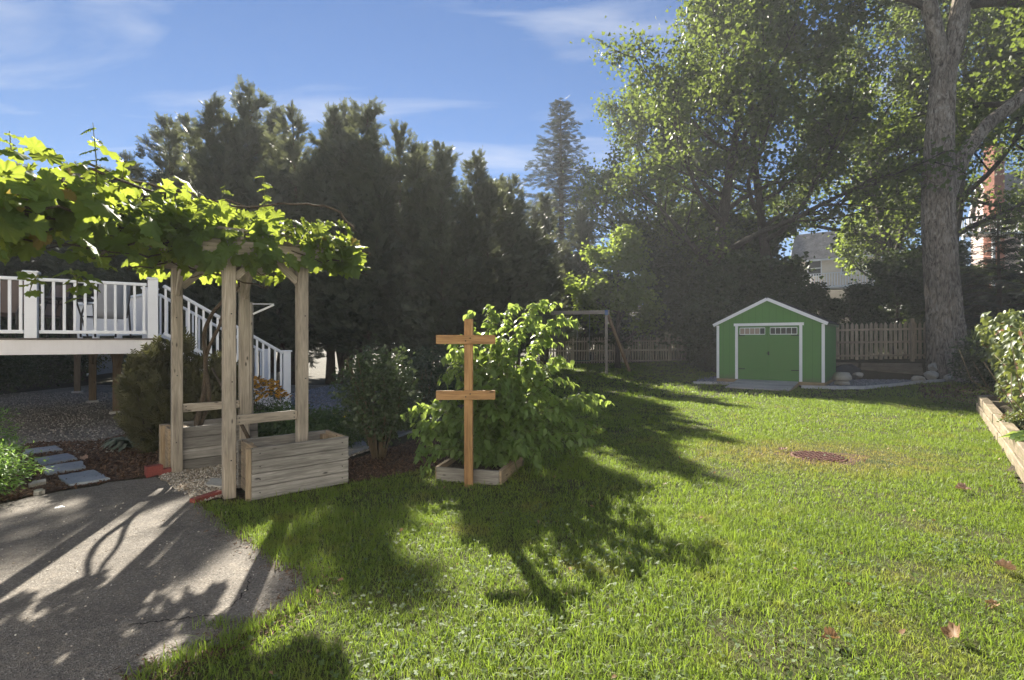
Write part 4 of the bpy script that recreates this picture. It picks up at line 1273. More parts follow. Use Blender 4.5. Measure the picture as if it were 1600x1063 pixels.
# ------------------------------------------------------------------ deck furniture
def chair(label, c, rz, mat, group='sling chairs on the deck'):
    r = root('patio_chair', c, label, 'chair', group)
    Mx = Matrix.Translation(c) @ Matrix.Rotation(rz, 4, 'Z')
    def q_(x, y, z): return Mx @ Vector((x, y, z))
    for sx_ in (-.27, .27):
        wobj('side_frame', *tube([q_(sx_, .28, .02), q_(sx_, .26, .40), q_(sx_, .10, .62), q_(sx_, -.22, .60), q_(sx_, -.30, .02)], .015, 8), M['metal_dark'], r, smooth=True)
        wobj('back_tube', *tube([q_(sx_ * .93, .25, .40), q_(sx_ * .93, -.20, .38), q_(sx_ * .93, -.36, .98)], .014, 8), M['metal_dark'], r, smooth=True)
    n = 10; V = []
    for i in range(n + 1):
        f = i / n
        y, z = (.24 - .44 * f * 2, .41 - .03 * f * 2 - .03 * math.sin(f * 2 * math.pi)) if f <= .5 else (-.20 - .16 * (f - .5) * 2, .38 + .60 * (f - .5) * 2)
        V += [q_(-.245, y, z), q_(.245, y, z), q_(.245, y - .006, z - .008), q_(-.245, y - .006, z - .008)]
    F = []
    for i in range(n):
        for k in range(4): F.append([4 * i + k, 4 * i + (k + 1) % 4, 4 * i + 4 + (k + 1) % 4, 4 * i + 4 + k])
    wobj('sling', V, F, mat, r)
    return r
dk = lambda a, b: K0 - fdir * a + inn * b + Z * DZ
chair('brown sling chair on the deck at the left edge', dk(2.05, .75), rad(200), M['sling'])
chair('brown sling chair on the deck behind the wide rail post', dk(1.72, 1.35), rad(165), M['sling'])
chair('pale sling chair on the deck beside the round table', dk(.78, 1.05), rad(60), M['sling_white'])
tb = root('patio_table', dk(1.30, 1.0), 'small dark round table on the deck', 'table')
tc_ = dk(1.30, 1.0)
wobj('table_top', *lathe([(.36, .66), (.38, .675), (.38, .69), (.36, .70)], tc_, 24), M['metal_dark'], tb)
for a in (0.3, 1.87, 3.44, 5.0):
    wobj('leg', *tube([tc_ + Vector((.30 * math.cos(a), .30 * math.sin(a), .005)), tc_ + Vector((.12 * math.cos(a), .12 * math.sin(a), .67))], .014, 6), M['metal_dark'], tb)

# thin bracket on a pole behind the arbor
cl = G(391, 650); cl = Vector((-3.62, 7.1, 0))
cpole = root('bracket_pole', cl, 'thin pole with a white diagonal bracket behind the arbor', 'pole')
board('pole', M['swing'], cpole, cl, cl + Z * 2.02, .05, .05, up=(0, 1, 0))
board('bracket_arm', M['white'], cpole, cl + Vector((.02, 0, 2.0)), cl + Vector((.31, .02, 2.0)), .015, .012, bev=.001)
board('bracket_strut', M['white'], cpole, cl + Vector((.03, 0, 1.86)), cl + Vector((.31, .02, 1.99)), .015, .025, bev=.001)

# ------------------------------------------------------------------ houses
def house(name, label, c, rz, Lx, Dy, zb, zeave, zridge, mwall, mroof, wins, ridge_axis='x'):
    """Gabled house: front faces -Y in its own frame, ridge along x, origin at the front left corner."""
    r = root(name, c, label, 'house')
    Mx = Matrix.Translation(Vector((c[0], c[1], 0))) @ Matrix.Rotation(rz, 4, 'Z')
    def q_(x, y, z): return Mx @ Vector((x, y, z))
    dx = (Mx.to_3x3() @ Vector((1, 0, 0))); dy = (Mx.to_3x3() @ Vector((0, 1, 0)))
    prism('wall', mwall, r, [q_(0, 0, zb), q_(Lx, 0, zb), q_(Lx, 0, zeave), q_(0, 0, zeave)], .2, dy)
    prism('wall', mwall, r, [q_(0, Dy, zb), q_(Lx, Dy, zb), q_(Lx, Dy, zeave), q_(0, Dy, zeave)], -.2, dy)
    for x0, sg in ((0, 1), (Lx, -1)):
        prism('gable_wall', mwall, r, [q_(x0, .2, zb), q_(x0, Dy - .2, zb), q_(x0, Dy - .2, zeave), q_(x0, Dy / 2, zridge - .1), q_(x0, .2, zeave)], .2 * sg, dx)
        for y0, y1 in ((-.35, Dy / 2), (Dy + .35, Dy / 2)):
            kk = (zridge - zeave) / (Dy / 2)
            board('rake_board', M['trim'], r, q_(x0 - sg * .25, y0, zeave - .35 * kk), q_(x0 - sg * .25, y1, zridge), .05, .25)
        board('corner_board', M['trim'], r, q_(x0 + sg * .06, -.03, zb), q_(x0 + sg * .06, -.03, zeave), .03, .14, up=dx)
    kk = (zridge - zeave) / (Dy / 2)
    prism('roof', mroof, r, [q_(-.22, -.4, zeave - .4 * kk), q_(Lx + .22, -.4, zeave - .4 * kk), q_(Lx + .22, Dy / 2, zridge), q_(-.22, Dy / 2, zridge)], .12, Z)
    prism('roof', mroof, r, [q_(-.22, Dy + .4, zeave - .4 * kk), q_(Lx + .22, Dy + .4, zeave - .4 * kk), q_(Lx + .22, Dy / 2, zridge), q_(-.22, Dy / 2, zridge)], .12, Z)
    board('eave_fascia', M['trim'], r, q_(-.2, -.42, zeave - .4 * kk - .02), q_(Lx + .2, -.42, zeave - .4 * kk - .02), .03, .18)
    for (x0, x1, a0, a1) in wins:
        w_ = prism('window', M['glass'], r, [q_(x0, -.02, a0), q_(x1, -.02, a0), q_(x1, -.02, a1), q_(x0, -.02, a1)], .015, dy)
        for zz in (a0, a1, (a0 + a1) / 2): board('frame', M['trim'], w_, q_(x0 - .05, -.04, zz), q_(x1 + .05, -.04, zz), .04, .07)
        for xx in (x0, x1): board('frame', M['trim'], w_, q_(xx, -.041, a0), q_(xx, -.041, a1), .04, .08, up=dx)
    return r, q_
def balustrade(parent, a, b, z0_, h, mat, n):
    for k in range(n + 1):
        p = a.lerp(b, k / n)
        board('baluster', mat, parent, p + Z * z0_, p + Z * (z0_ + h), .05, .05, up=(0, 1, 0), bev=0)
    for zz in (z0_ + .05, z0_ + h): board('rail', mat, parent, a + Z * zz, b + Z * zz, .06, .07, bev=0)
h1c = AT(1240, 400, 49.5)
h1, hq = house('neighbor_house', 'cream house with a grey roof glimpsed between the trees above the shed', (h1c.x, h1c.y, 3.4), rad(-36), 6.6, 5.4, 3.0, 9.4, 12.0,
               M['house_cream'], M['house_roof'], [(3.9, 5.0, 7.55, 9.0), (1.2, 2.3, 7.55, 9.0), (3.9, 5.0, 4.6, 6.0)])
balustrade(h1, hq(-.5, -1.4, 0), hq(6.6, -1.4, 0), 6.35, 1.25, M['trim'], 34)
board('balcony_floor', M['trim'], h1, hq(-.5, -.75, 6.3), hq(6.6, -.75, 6.3), 1.4, .14)
for x in (-.4, 3.0, 6.5): board('balcony_post', M['trim'], h1, hq(x, -1.35, 3.0), hq(x, -1.35, 6.3), .14, .14, up=(0, 1, 0))
h2c = AT(1555, 320, 41)
h2, hq2 = house('neighbor_house', 'pale pink house with a brick chimney glimpsed at the far right', (h2c.x, h2c.y, 3.4), rad(-30), 8.0, 7.0, 3.0, 12.2, 15.5,
                M['house_pink'], M['house_roof'], [(2.4, 3.5, 9.6, 11.2), (5.0, 6.1, 9.6, 11.2)])
board('chimney', M['brick'], h2, hq2(-.2, -.5, 3.2), hq2(-.2, -.5, 17.0), .8, .95, up=(0, 1, 0))
balustrade(h2, AT(1500, 350, 38.0) * 1.0 - Z * AT(1500, 350, 38.0).z, AT(1592, 350, 38.0) - Z * AT(1592, 350, 38.0).z, 9.45, 1.1, M['trim'], 26)
a_, b_ = AT(1500, 350, 38.3), AT(1592, 350, 38.3); a_.z = b_.z = 9.4
board('balcony_floor', M['trim'], h2, a_, b_, 1.2, .16)
for f in (0, .5, 1):
    p = a_.lerp(b_, f); board('balcony_post', M['trim'], h2, Vector((p.x, p.y - .3, 3.0)), Vector((p.x, p.y - .3, 9.3)), .16, .16, up=(0, 1, 0))
h0, hq0 = house('fill_house', 'added white house out of view behind the camera, bouncing sunlight', (-15.0, -11.6, 0), 0.0, 27.0, 8.0, -.1, 6.2, 9.4, M['fill_house_white'], M['house_roof'], [])  # added house, never in view, throws sunlight back onto the shaded fronts
for x0 in (2.0, 5.2, 8.6, 12.6, 17.0, 20.6, 23.6):
    for a0 in (1.1, 3.9):
        w_ = prism('window', M['glass'], h0, [hq0(x0, 8.03, a0), hq0(x0 + 1.0, 8.03, a0), hq0(x0 + 1.0, 8.03, a0 + 1.5), hq0(x0, 8.03, a0 + 1.5)], -.02, (0, 1, 0))
        for zz in (a0, a0 + .75, a0 + 1.5): board('frame', M['trim'], w_, hq0(x0 - .05, 8.04, zz), hq0(x0 + 1.05, 8.04, zz), .04, .07)
        for xx in (x0, x0 + 1.0): board('frame', M['trim'], w_, hq0(xx, 8.041, a0), hq0(xx, 8.041, a0 + 1.5), .04, .08, up=(1, 0, 0))
h3, hq3 = house('neighbor_house', 'blue grey house glimpsed behind the deck railing at the left', (-25.5, 18.6, 0), rad(10), 9.0, 7.0, -.1, 4.3, 6.2,
                M['house_blue'], M['house_roof'], [(6.2, 7.4, 2.4, 3.6), (3.2, 4.4, 2.4, 3.6)])

# ------------------------------------------------------------------ vegetation generators
def curve_pts(rng, p, d, L, n, up=0.0, jit=.12):
    P = [np.array(p, float)]; d = np.array(d, float); d /= np.linalg.norm(d)
    for i in range(n):
        d = d + rng.normal(size=3) * jit + np.array([0, 0, up / n]); d /= np.linalg.norm(d)
        P.append(P[-1] + d * L / n)
    return np.array(P), d

def at_curve(P, f):
    s = f * (len(P) - 1); i = min(int(s), len(P) - 2); t = s - i
    return P[i] * (1 - t) + P[i + 1] * t, P[i + 1] - P[i]

def gen_tree(seed, H, r0, base, spread, limbs=9, leaves=20000, leaf=.22, sig=.33, tmpl=MAPLE, trunk_top=.78, lean=(0, 0), up=.55, low_el=12, twigs=5, subs=6, tipdown=.4):
    rng = np.random.default_rng(seed); wd_ = Acc(); tips = []
    d0 = np.array([lean[0], lean[1], 1.0])
    P, _ = curve_pts(rng, (0, 0, -.15), d0, H * trunk_top, 12, 0.1, .045)
    R = r0 * (1 - np.linspace(0, 1, 13) * .80); R[0] *= 1.35; R[1] *= 1.08
    wd_.tube(P, R, 10)
    for i in range(limbs):
        f = base / (H * trunk_top) + (1 - base / (H * trunk_top)) * (i + .5 * rng.random()) / limbs
        f = min(f, .985); p, t = at_curve(P, f)
        g = (f - base / (H * trunk_top)) / (1 - base / (H * trunk_top) + 1e-6)
        az = i * 2.399 + rng.uniform(-.4, .4); el = rad(low_el + 50 * g + rng.uniform(-8, 8))
        L = spread * (1.05 - .45 * g) * rng.uniform(.8, 1.12)
        d = np.array([math.cos(az) * math.cos(el), math.sin(az) * math.cos(el), math.sin(el)])
        n = 7; Q, _ = curve_pts(rng, p, d, L, n, up, .13)
        rl = r0 * (1 - .8 * f) * .62
        wd_.tube(Q, rl * (1 - np.linspace(0, 1, n + 1) * .85), 6, False)
        for j in range(subs):
            ff = .28 + .70 * (j + rng.random()) / subs
            p2, t2 = at_curve(Q, min(ff, .99))
            d2 = t2 / np.linalg.norm(t2) + rng.normal(size=3) * .62; d2[2] += .08
            L2 = L * (.50 - .25 * ff) * rng.uniform(.8, 1.3)
            Q2, _ = curve_pts(rng, p2, d2, L2, 4, .2, .18)
            wd_.tube(Q2, rl * .34 * (1 - np.linspace(0, 1, 5) * .75), 5, False)
            for k in range(twigs):
                p3, t3 = at_curve(Q2, .15 + .85 * (k + rng.random()) / twigs * .98)
                d3 = t3 / np.linalg.norm(t3) * .6 + rng.normal(size=3) * .7
                Q3, _ = curve_pts(rng, p3, d3, L2 * rng.uniform(.35, .6), 3, 0, .2)
                wd_.tube(Q3, np.array([.018, .014, .009, .005]) * (r0 / .3), 4, False)
                tips.append(Q3)
    tips = np.array(tips)
    k = rng.integers(0, len(tips), leaves); f = rng.random(leaves) * 3
    i = np.minimum(f.astype(int), 2); t = (f - i)[:, None]
    C = tips[k, i] * (1 - t) + tips[k, i + 1] * t + rng.normal(size=(leaves, 3)) * sig * np.array([1, 1, .62])
    T, N = pick_frames(rng, leaves, .55, tipdown)
    sz = leaf * rng.uniform(.65, 1.25, leaves)
    return wd_.get(), scatter(tmpl, C, T, N, sz)

def gen_hedge_tree(seed, H, R, leaders, n=6500, size=.55):
    rng = np.random.default_rng(seed); wd_ = Acc(); ac = Acc()
    tops = []
    for j in range(leaders):
        a = j * 2.4 + rng.random(); rr_ = R * .42 * (0 if j == 0 else rng.uniform(.6, 1.1))
        h = H * (1 if j == 0 else rng.uniform(.74, .97))
        b = np.array([math.cos(a) * rr_ * .35, math.sin(a) * rr_ * .35, -.1]); t_ = np.array([math.cos(a) * rr_, math.sin(a) * rr_, h])
        P = np.array([b + (t_ - b) * f + np.array([.12 * math.sin(3 * f + j), .12 * math.cos(2.3 * f + j), 0]) * (f > 0) for f in np.linspace(0, 1, 9)])
        wd_.tube(P, .13 * (1 - np.linspace(0, 1, 9) * .93) * (1 if j == 0 else .8), 7)
        tops.append(P)
    CC, TT, SS = [], [], []
    for j in range(leaders):
        nbr = int(n / leaders / 30)
        for b_ in range(nbr):
            f = .16 + .83 * ((b_ + rng.random()) / nbr) ** .92
            p, _ = at_curve(tops[j], min(f, .992)); az = b_ * 2.399 + rng.uniform(-.6, .6)
            L = R * (.62 * np.sqrt(max(1 - f, 0)) * min(1, .5 + 2.2 * f) + .10) * rng.uniform(.45, 1.35)
            el = .25 + .75 * f ** 1.5 + rng.normal() * .22
            d = np.array([math.cos(az) * math.cos(el) - .10, math.sin(az) * math.cos(el), math.sin(el)])
            k = int(30 * (.45 + .75 * L / R)); g = rng.beta(1.5, 1.0, k)[:, None]
            q = p + d * L * g + np.array([0, 0, -.10 * L]) * g * (1 - g) * 4
            q = q + rng.normal(size=(k, 3)) * (.045 + .11 * (1 - g)) * (.4 + .6 * L)
            CC.append(q); TT.append(d * .8 + rng.normal(size=(k, 3)) * .42 + (0, 0, .15)); SS.append(size * rng.uniform(.5, 1.2, k) * (1.0 - .3 * f))
            if b_ % 3 == 0: wd_.tube([p, p + d * L * .5 - (0, 0, .05 * L), p + d * L * .95], [.022, .014, .004], 4, False)
    C, T, sz = np.concatenate(CC), np.concatenate(TT), np.concatenate(SS); m_ = len(C)
    N = rng.normal(size=(m_, 3)) * .6 + (0, 0, .6)
    for j in range(3):
        s = np.arange(m_) % 3 == j
        ac.add(*scatter(SPRAYS[j], C[s], T[s], N[s], np.stack([sz[s] * .8, sz[s] * 1.05, sz[s] * .8], 1)))
    return wd_.get(), ac.get()

def gen_spruce(seed, H, R, dens=1.0, size=.75, droop=.25, base=.08):
    rng = np.random.default_rng(seed); wd_ = Acc(); ac = Acc()
    P = np.array([(0, 0, -.2), (.05, 0, H * .5), (0, .03, H)]); wd_.tube(P, [H * .016, H * .009, .02], 8)
    PC, PT, PS = [], [], []
    z = H * base
    while z < H * .985:
        f = z / H; L = R * (1 - f) ** .85 * rng.uniform(.85, 1.1) + .12
        nb_ = 7
        for k in range(nb_):
            az = k * 2 * math.pi / nb_ + rng.uniform(-.4, .4) + z; Lk = L * rng.uniform(.7, 1.12)
            d = np.array([math.cos(az), math.sin(az), .12 + .5 * f])
            n = max(2, int(Lk / .30 * dens))
            e = np.array([0, 0, z]) + d * Lk; 
            if Lk > .6: wd_.tube([(0, 0, z), np.array([0, 0, z]) + d * Lk * .5 - (0, 0, droop * Lk * .1), e - (0, 0, droop * Lk * .35)], [.03, .02, .006], 4, False)
            for i in range(n):
                g = (i + .6) / n; q_ = np.array([0, 0, z]) + d * Lk * g; q_[2] -= droop * Lk * g * g * .35
                for s in (-1, 0, 1):
                    side = np.array([-d[1], d[0], 0]) * s * .9
                    PC.append(q_ + rng.normal(size=3) * .06); PT.append(d * .9 + side + rng.normal(size=3) * .2 - np.array([0, 0, droop * (.5 + abs(s) * .4)])); PS.append(size * rng.uniform(.6, 1.1) * (.55 + .45 * (1 - f)))
        z += .52 * (.6 + .6 * (1 - f)) / dens ** .3
    PC, PT, PS = np.array(PC), np.array(PT), np.array(PS)
    N = rng.normal(size=PC.shape) * .35 + (0, 0, 1)
    for j in range(3):
        s = np.arange(len(PC)) % 3 == j
        ac.add(*scatter(SPRAYS[j], PC[s], PT[s], N[s], PS[s]))
    return wd_.get(), ac.get()

def gen_shrub(seed, rx, ry, H, stems, leaves, leaf, tmpl=DIAM, z0=.25, shell=.35, tipdown=.2, stem_r=.010, lump=.2, squash=1.0):
    rng = np.random.default_rng(seed); wd_ = Acc()
    d = norm(rng.normal(size=(leaves, 3))); d[:, 2] = d[:, 2] * 1.0
    az = np.arctan2(d[:, 1], d[:, 0])
    k = 1 + lump * np.sin(az * 3 + seed) * np.cos(d[:, 2] * 5 + seed) + lump * .6 * np.sin(az * 7 + d[:, 2] * 9)
    rr_ = (rng.uniform(shell ** 2, 1, leaves)) ** .5 * k
    zc = z0 * H + (H - z0 * H) / 2; hz = (H - z0 * H) / 2
    C = np.stack([d[:, 0] * rr_ * rx, d[:, 1] * rr_ * ry, zc + d[:, 2] * rr_ * hz], 1)
    T, N = pick_frames(rng, leaves, .4, tipdown); T = T + d * .8
    C = C + rng.normal(size=C.shape) * leaf * .6
    C[:, 2] = np.maximum(C[:, 2], .02)
    for i in range(stems):
        a = rng.uniform(0, 6.28); e = np.array([math.cos(a) * rx * rng.uniform(.2, .8), math.sin(a) * ry * rng.uniform(.2, .8), H * rng.uniform(.6, .95)])
        b = np.array([math.cos(a) * rx * .12, math.sin(a) * ry * .12, -.03]); m = b * .5 + e * .5 + rng.normal(size=3) * rx * .06; m[2] *= 1.1
        wd_.tube([b, (b + m) / 2 + (0, 0, .03), m, (m + e) / 2, e], stem_r * np.array([1.2, 1, .9, .7, .4]), 5)
    return wd_.get(), scatter(tmpl, C, T, N, leaf * rng.uniform(.6, 1.3, leaves))

def plant(name, wood_, leaf_, mw, ml, label=None, cat=None, group=None, tr='trunk', cr='crown', loc=(0, 0, 0), rz=0, sc=(1, 1, 1)):
    r = root(name, (0, 0, 0), label, cat, group)
    obj(tr, np_mesh(tr, wood_[0], wood_[1], True), mw, r, Matrix.Identity(4))
    obj(cr, np_mesh(cr, leaf_[0], leaf_[1]), ml, r, Matrix.Identity(4))
    return r
def xf(loc, rz=0.0, sc=(1, 1, 1)):
    return Matrix.Translation(Vector(loc)) @ Matrix.Rotation(rz, 4, 'Z') @ Matrix.Diagonal(Vector((*sc, 1)))
def gzf(x, y): return float(gz(x, y))
USED = {}
def put(proto, x, y, rz, sc, label, group=None, z=None):
    zz = gzf(x, y) if z is None else z
    s3 = sc if isinstance(sc, tuple) else (sc, sc, sc)
    if proto.name not in USED:
        USED[proto.name] = 1; o = proto; o.matrix_basis = xf((x, y, zz), rz, s3); W[o.name] = o.matrix_basis.copy()
    else:
        o = copy_tree(proto, xf((x, y, zz), rz, s3))
    o['label'] = label
    if group: o['group'] = group
    elif 'group' in o: del o['group']
    return o
ORD = ['first', 'second', 'third', 'fourth', 'fifth', 'sixth', 'seventh', 'eighth', 'ninth', 'tenth', 'eleventh', 'twelfth', 'thirteenth', 'fourteenth', 'fifteenth', 'sixteenth', 'seventeenth', 'eighteenth']

# ------------------------------------------------------------------ conifer hedge
hedge = [plant('hedge_conifer', *gen_hedge_tree(10 + i, 10.0, 2.3, 3 + i % 2, 9000, .46), M['bark_red'], M['conifer'], cat='tree') for i in range(3)]
# (pixel x of the spire, pixel y of the top, depth)
row = [(-70, 290, 19.0), (30, 275, 18.5), (120, 268, 18.2), (205, 262, 18.5), (262, 205, 17.6), (330, 170, 17.2), (392, 156, 17.6), (460, 187, 17.2), (520, 188, 17.6), (572, 180, 17.0),
       (628, 212, 17.0), (690, 240, 16.7), (742, 258, 17.2), (800, 290, 18.6), (852, 312, 24.0), (905, 335, 27.5)]
for i, (px, py, d) in enumerate(row):
    p = AT(px, py, d); h = (p.z - gzf(p.x, p.y)) * 1.01
    k = h / 10.0
    put(hedge[i % 3], p.x, p.y, i * 1.7, (max(.85, k * 1.12), max(.8, k), k), f'dark feathery conifer, {ORD[i]} from the left in the tall hedge row', 'conifers of the hedge row')
# second row behind thickens it
for i, (px, py, d) in enumerate([(295, 203, 21.5), (425, 186, 22), (545, 188, 21.5), (655, 246, 21.5), (775, 292, 22), (170, 285, 22)]):
    p = AT(px, py, d); k = (p.z) / 10.0
    put(hedge[(i + 1) % 3], p.x, p.y, i * 2.1, (1.25, 1.1, k), f'dark conifer in the back row of the hedge, {ORD[[1,2,3,4,5,0][i]]} from the left', 'conifers behind the hedge row')
spr = plant('spruce_tree', *gen_spruce(31, 17.0, 4.4, 1.0, .62, .6), M['bark_dark'], M['spruce'], cat='tree')
p = AT(876, 155, 36); put(spr, p.x, p.y, .4, (1.35, 1.35, (p.z - gzf(p.x, p.y)) / 17.0), 'pointed dark spruce standing above the hedge in the gap of sky')

# ------------------------------------------------------------------ maples and the trees behind the shed
mA = plant('maple_tree', *gen_tree(41, 20.0, .36, 3.8, 7.4, 17, 25000, .175, .34, subs=7), M['bark_dark'], M['maple'], cat='tree')
mB = plant('maple_tree', *gen_tree(42, 19.5, .32, 4.8, 6.6, 16, 21500, .175, .34, lean=(.10, 0), subs=7), M['bark_dark'], M['maple'], cat='tree')
mC = plant('young_maple', *gen_tree(43, 8.0, .14, 1.4, 2.5, 12, 9000, .17, .26), M['bark_dark'], M['maple2'], cat='tree')
mD = plant('understory_tree', *gen_tree(44, 7.0, .13, .6, 2.7, 13, 13000, .20, .30, low_el=0), M['bark_dark'], M['under'], cat='tree')
mE = plant('understory_tree', *gen_tree(45, 6.5, .12, .5, 2.8, 13, 12000, .19, .30, low_el=0), M['bark_dark'], M['under'], cat='tree')
def at_ground(px, d): 
    X = (px - CX) / FPX * d; return X, d
x, y = at_ground(1120, 25.0); put(mA, x, y, .5, 1.0, 'tall dark maple rising behind the shed at the edge of the sky')
x, y = at_ground(1222, 24.5); put(mB, x, y, 2.7, 1.0, 'tall maple with leaning limbs right behind the shed')
x, y = at_ground(1395, 30.0); put(mA, x, y, 3.9, (1.05, 1.05, 1.0), 'tall maple behind the picket fence left of the big trunk')
x, y = at_ground(1625, 31.0); put(mB, x, y, 4.6, (1.1, 1.1, 1.0), 'tall maple beyond the big trunk at the far right')
x, y = at_ground(1475, 27.0); put(mA, x, y, 1.4, (.9, .9, 1.08), 'tall maple whose crown fills the sky behind the big fork')
x, y = at_ground(1010, 30.5); put(mB, x, y, 1.2, (.92, .92, .92), 'tall maple farther back left of the shed')
x, y = at_ground(965, 23.5); put(mC, x, y, .3, (.95, .95, .88), 'young pale green maple catching the sun beyond the swing set')
x, y = at_ground(1370, 34.0); put(mC, x, y, 2.3, (1.3, 1.3, 1.35), 'sunlit pale maple beside the cream house')
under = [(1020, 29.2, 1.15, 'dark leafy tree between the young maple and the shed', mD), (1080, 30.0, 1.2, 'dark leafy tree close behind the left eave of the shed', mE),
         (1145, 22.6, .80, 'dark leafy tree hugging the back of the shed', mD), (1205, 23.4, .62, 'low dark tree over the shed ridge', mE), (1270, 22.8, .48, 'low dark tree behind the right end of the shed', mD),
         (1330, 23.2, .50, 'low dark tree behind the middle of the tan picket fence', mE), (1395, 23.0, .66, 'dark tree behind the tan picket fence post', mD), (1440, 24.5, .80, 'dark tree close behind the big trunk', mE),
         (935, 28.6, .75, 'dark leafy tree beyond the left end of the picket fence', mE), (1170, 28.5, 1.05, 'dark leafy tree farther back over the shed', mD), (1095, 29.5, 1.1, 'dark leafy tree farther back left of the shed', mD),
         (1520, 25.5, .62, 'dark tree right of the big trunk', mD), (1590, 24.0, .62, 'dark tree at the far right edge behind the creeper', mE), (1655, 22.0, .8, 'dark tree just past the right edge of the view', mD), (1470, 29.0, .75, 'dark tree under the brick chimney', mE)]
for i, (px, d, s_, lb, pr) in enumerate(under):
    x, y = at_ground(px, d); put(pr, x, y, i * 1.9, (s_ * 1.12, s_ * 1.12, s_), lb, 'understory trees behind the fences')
hem = plant('hemlock_tree', *gen_spruce(33, 7.5, 2.6, .8, .7, .9, .05), M['bark_dark'], M['spruce'], cat='tree')
x, y = at_ground(1560, 20.5); put(hem, x, y, .2, (1, 1, .75), 'drooping dark hemlock behind the creeper at the right')
x, y = at_ground(1498, 22.8); put(hem, x, y, 1.9, (.8, .8, .62), 'drooping hemlock just right of the big trunk')

# ------------------------------------------------------------------ the big trunk
rng = np.random.default_rng(77)
bt = root('silver_maple', (15.9, 18.6, 0), 'massive old maple with furrowed grey bark right of the shed', 'tree')
def bark_tube(P, R, sides, rows, seed, amp=.055, flare=0.0):
    P = np.asarray(P, float); s = np.linspace(0, 1, len(P)); t = np.linspace(0, 1, rows)
    C = np.stack([np.interp(t, s, P[:, k]) for k in range(3)], 1)
    for _ in range(6): C[1:-1] = (C[:-2] + 2 * C[1:-1] + C[2:]) / 4
    Rr = np.interp(t, s, R)
    r_ = np.random.default_rng(seed); th = np.linspace(0, 2 * math.pi, sides, endpoint=False)
    T = np.gradient(C, axis=0); T = norm(T)
    a = norm(np.cross(T, np.array([0, 1.0, 0]))); b = np.cross(T, a)
    z = (np.cumsum(np.r_[0, np.linalg.norm(np.diff(C, axis=0), axis=1)]))
    TH, ZZ = np.meshgrid(th, z)
    w = .9 * np.sin(ZZ * .8 + 2 * np.sin(TH * 2)) + .35 * np.sin(ZZ * 3.1 + TH * 3)
    ridge = np.abs(np.sin(9 * TH + w)) ** .7 * .6 + np.abs(np.sin(17 * TH - 1.4 * w + ZZ * .7)) * .4
    plate = .5 * np.sin(ZZ * 7 + 5 * np.sin(TH * 4)) * np.sin(TH * 11)
    D = 1 + amp * (ridge - .5) * 2 + amp * .5 * plate + .06 * np.sin(2 * TH + ZZ * .35) + .04 * np.sin(3 * TH - ZZ * .5) + r_.normal(size=TH.shape) * .008
    if flare:
        fl_ = np.exp(-ZZ / .55)
        D = D + flare * fl_ * (.65 + .5 * np.cos(5 * TH + .8) + .25 * np.cos(3 * TH))
    V = C[:, None] + (Rr[:, None] * D)[:, :, None] * (np.cos(TH)[:, :, None] * a[:, None] + np.sin(TH)[:, :, None] * b[:, None])
    idx = np.arange(rows * sides).reshape(rows, sides)
    F = np.stack([idx[:-1], np.roll(idx, -1, 1)[:-1], np.roll(idx, -1, 1)[1:], idx[1:]], -1).reshape(-1, 4)
    return V.reshape(-1, 3), F
Dt = 18.6
trunk_px = [(1484, 604), (1480, 560), (1476, 500), (1471, 420), (1467, 340), (1466, 270), (1468, 200), (1472, 130), (1478, 80)]
TP = [AT(x, y, Dt) for x, y in trunk_px]; TP[0].z = -.15
TP = [TP[0]] + TP[1:]
Vt, Ft = bark_tube(TP, [.66, .60, .52, .47, .45, .42, .37, .35, .36], 110, 240, 1, .085, .36)
trunk = wobj('trunk', Vt, Ft, M['bark'], bt, smooth=True)
limbs = [([(1474, 120), (1463, 60), (1452, 10), (1440, -60), (1425, -160)], [.25, .26, .24, .22, .18], Dt),
         ([(1478, 120), (1492, 60), (1502, 10), (1516, -70), (1540, -180)], [.26, .30, .29, .27, .22], Dt),
         ([(1478, 320), (1492, 272), (1512, 232), (1545, 192), (1590, 158), (1640, 115), (1700, 60)], [.22, .25, .22, .21, .20, .19, .16], Dt)]
tip_pts = []
for k, (px, R_, dd) in enumerate(limbs):
    Vl, Fl = bark_tube([AT(x, y, dd + .10 * k) for x, y in px], R_, 64, 110, 5 + k, .08)
    wobj('limb', Vl, Fl, M['bark'], bt, smooth=True)
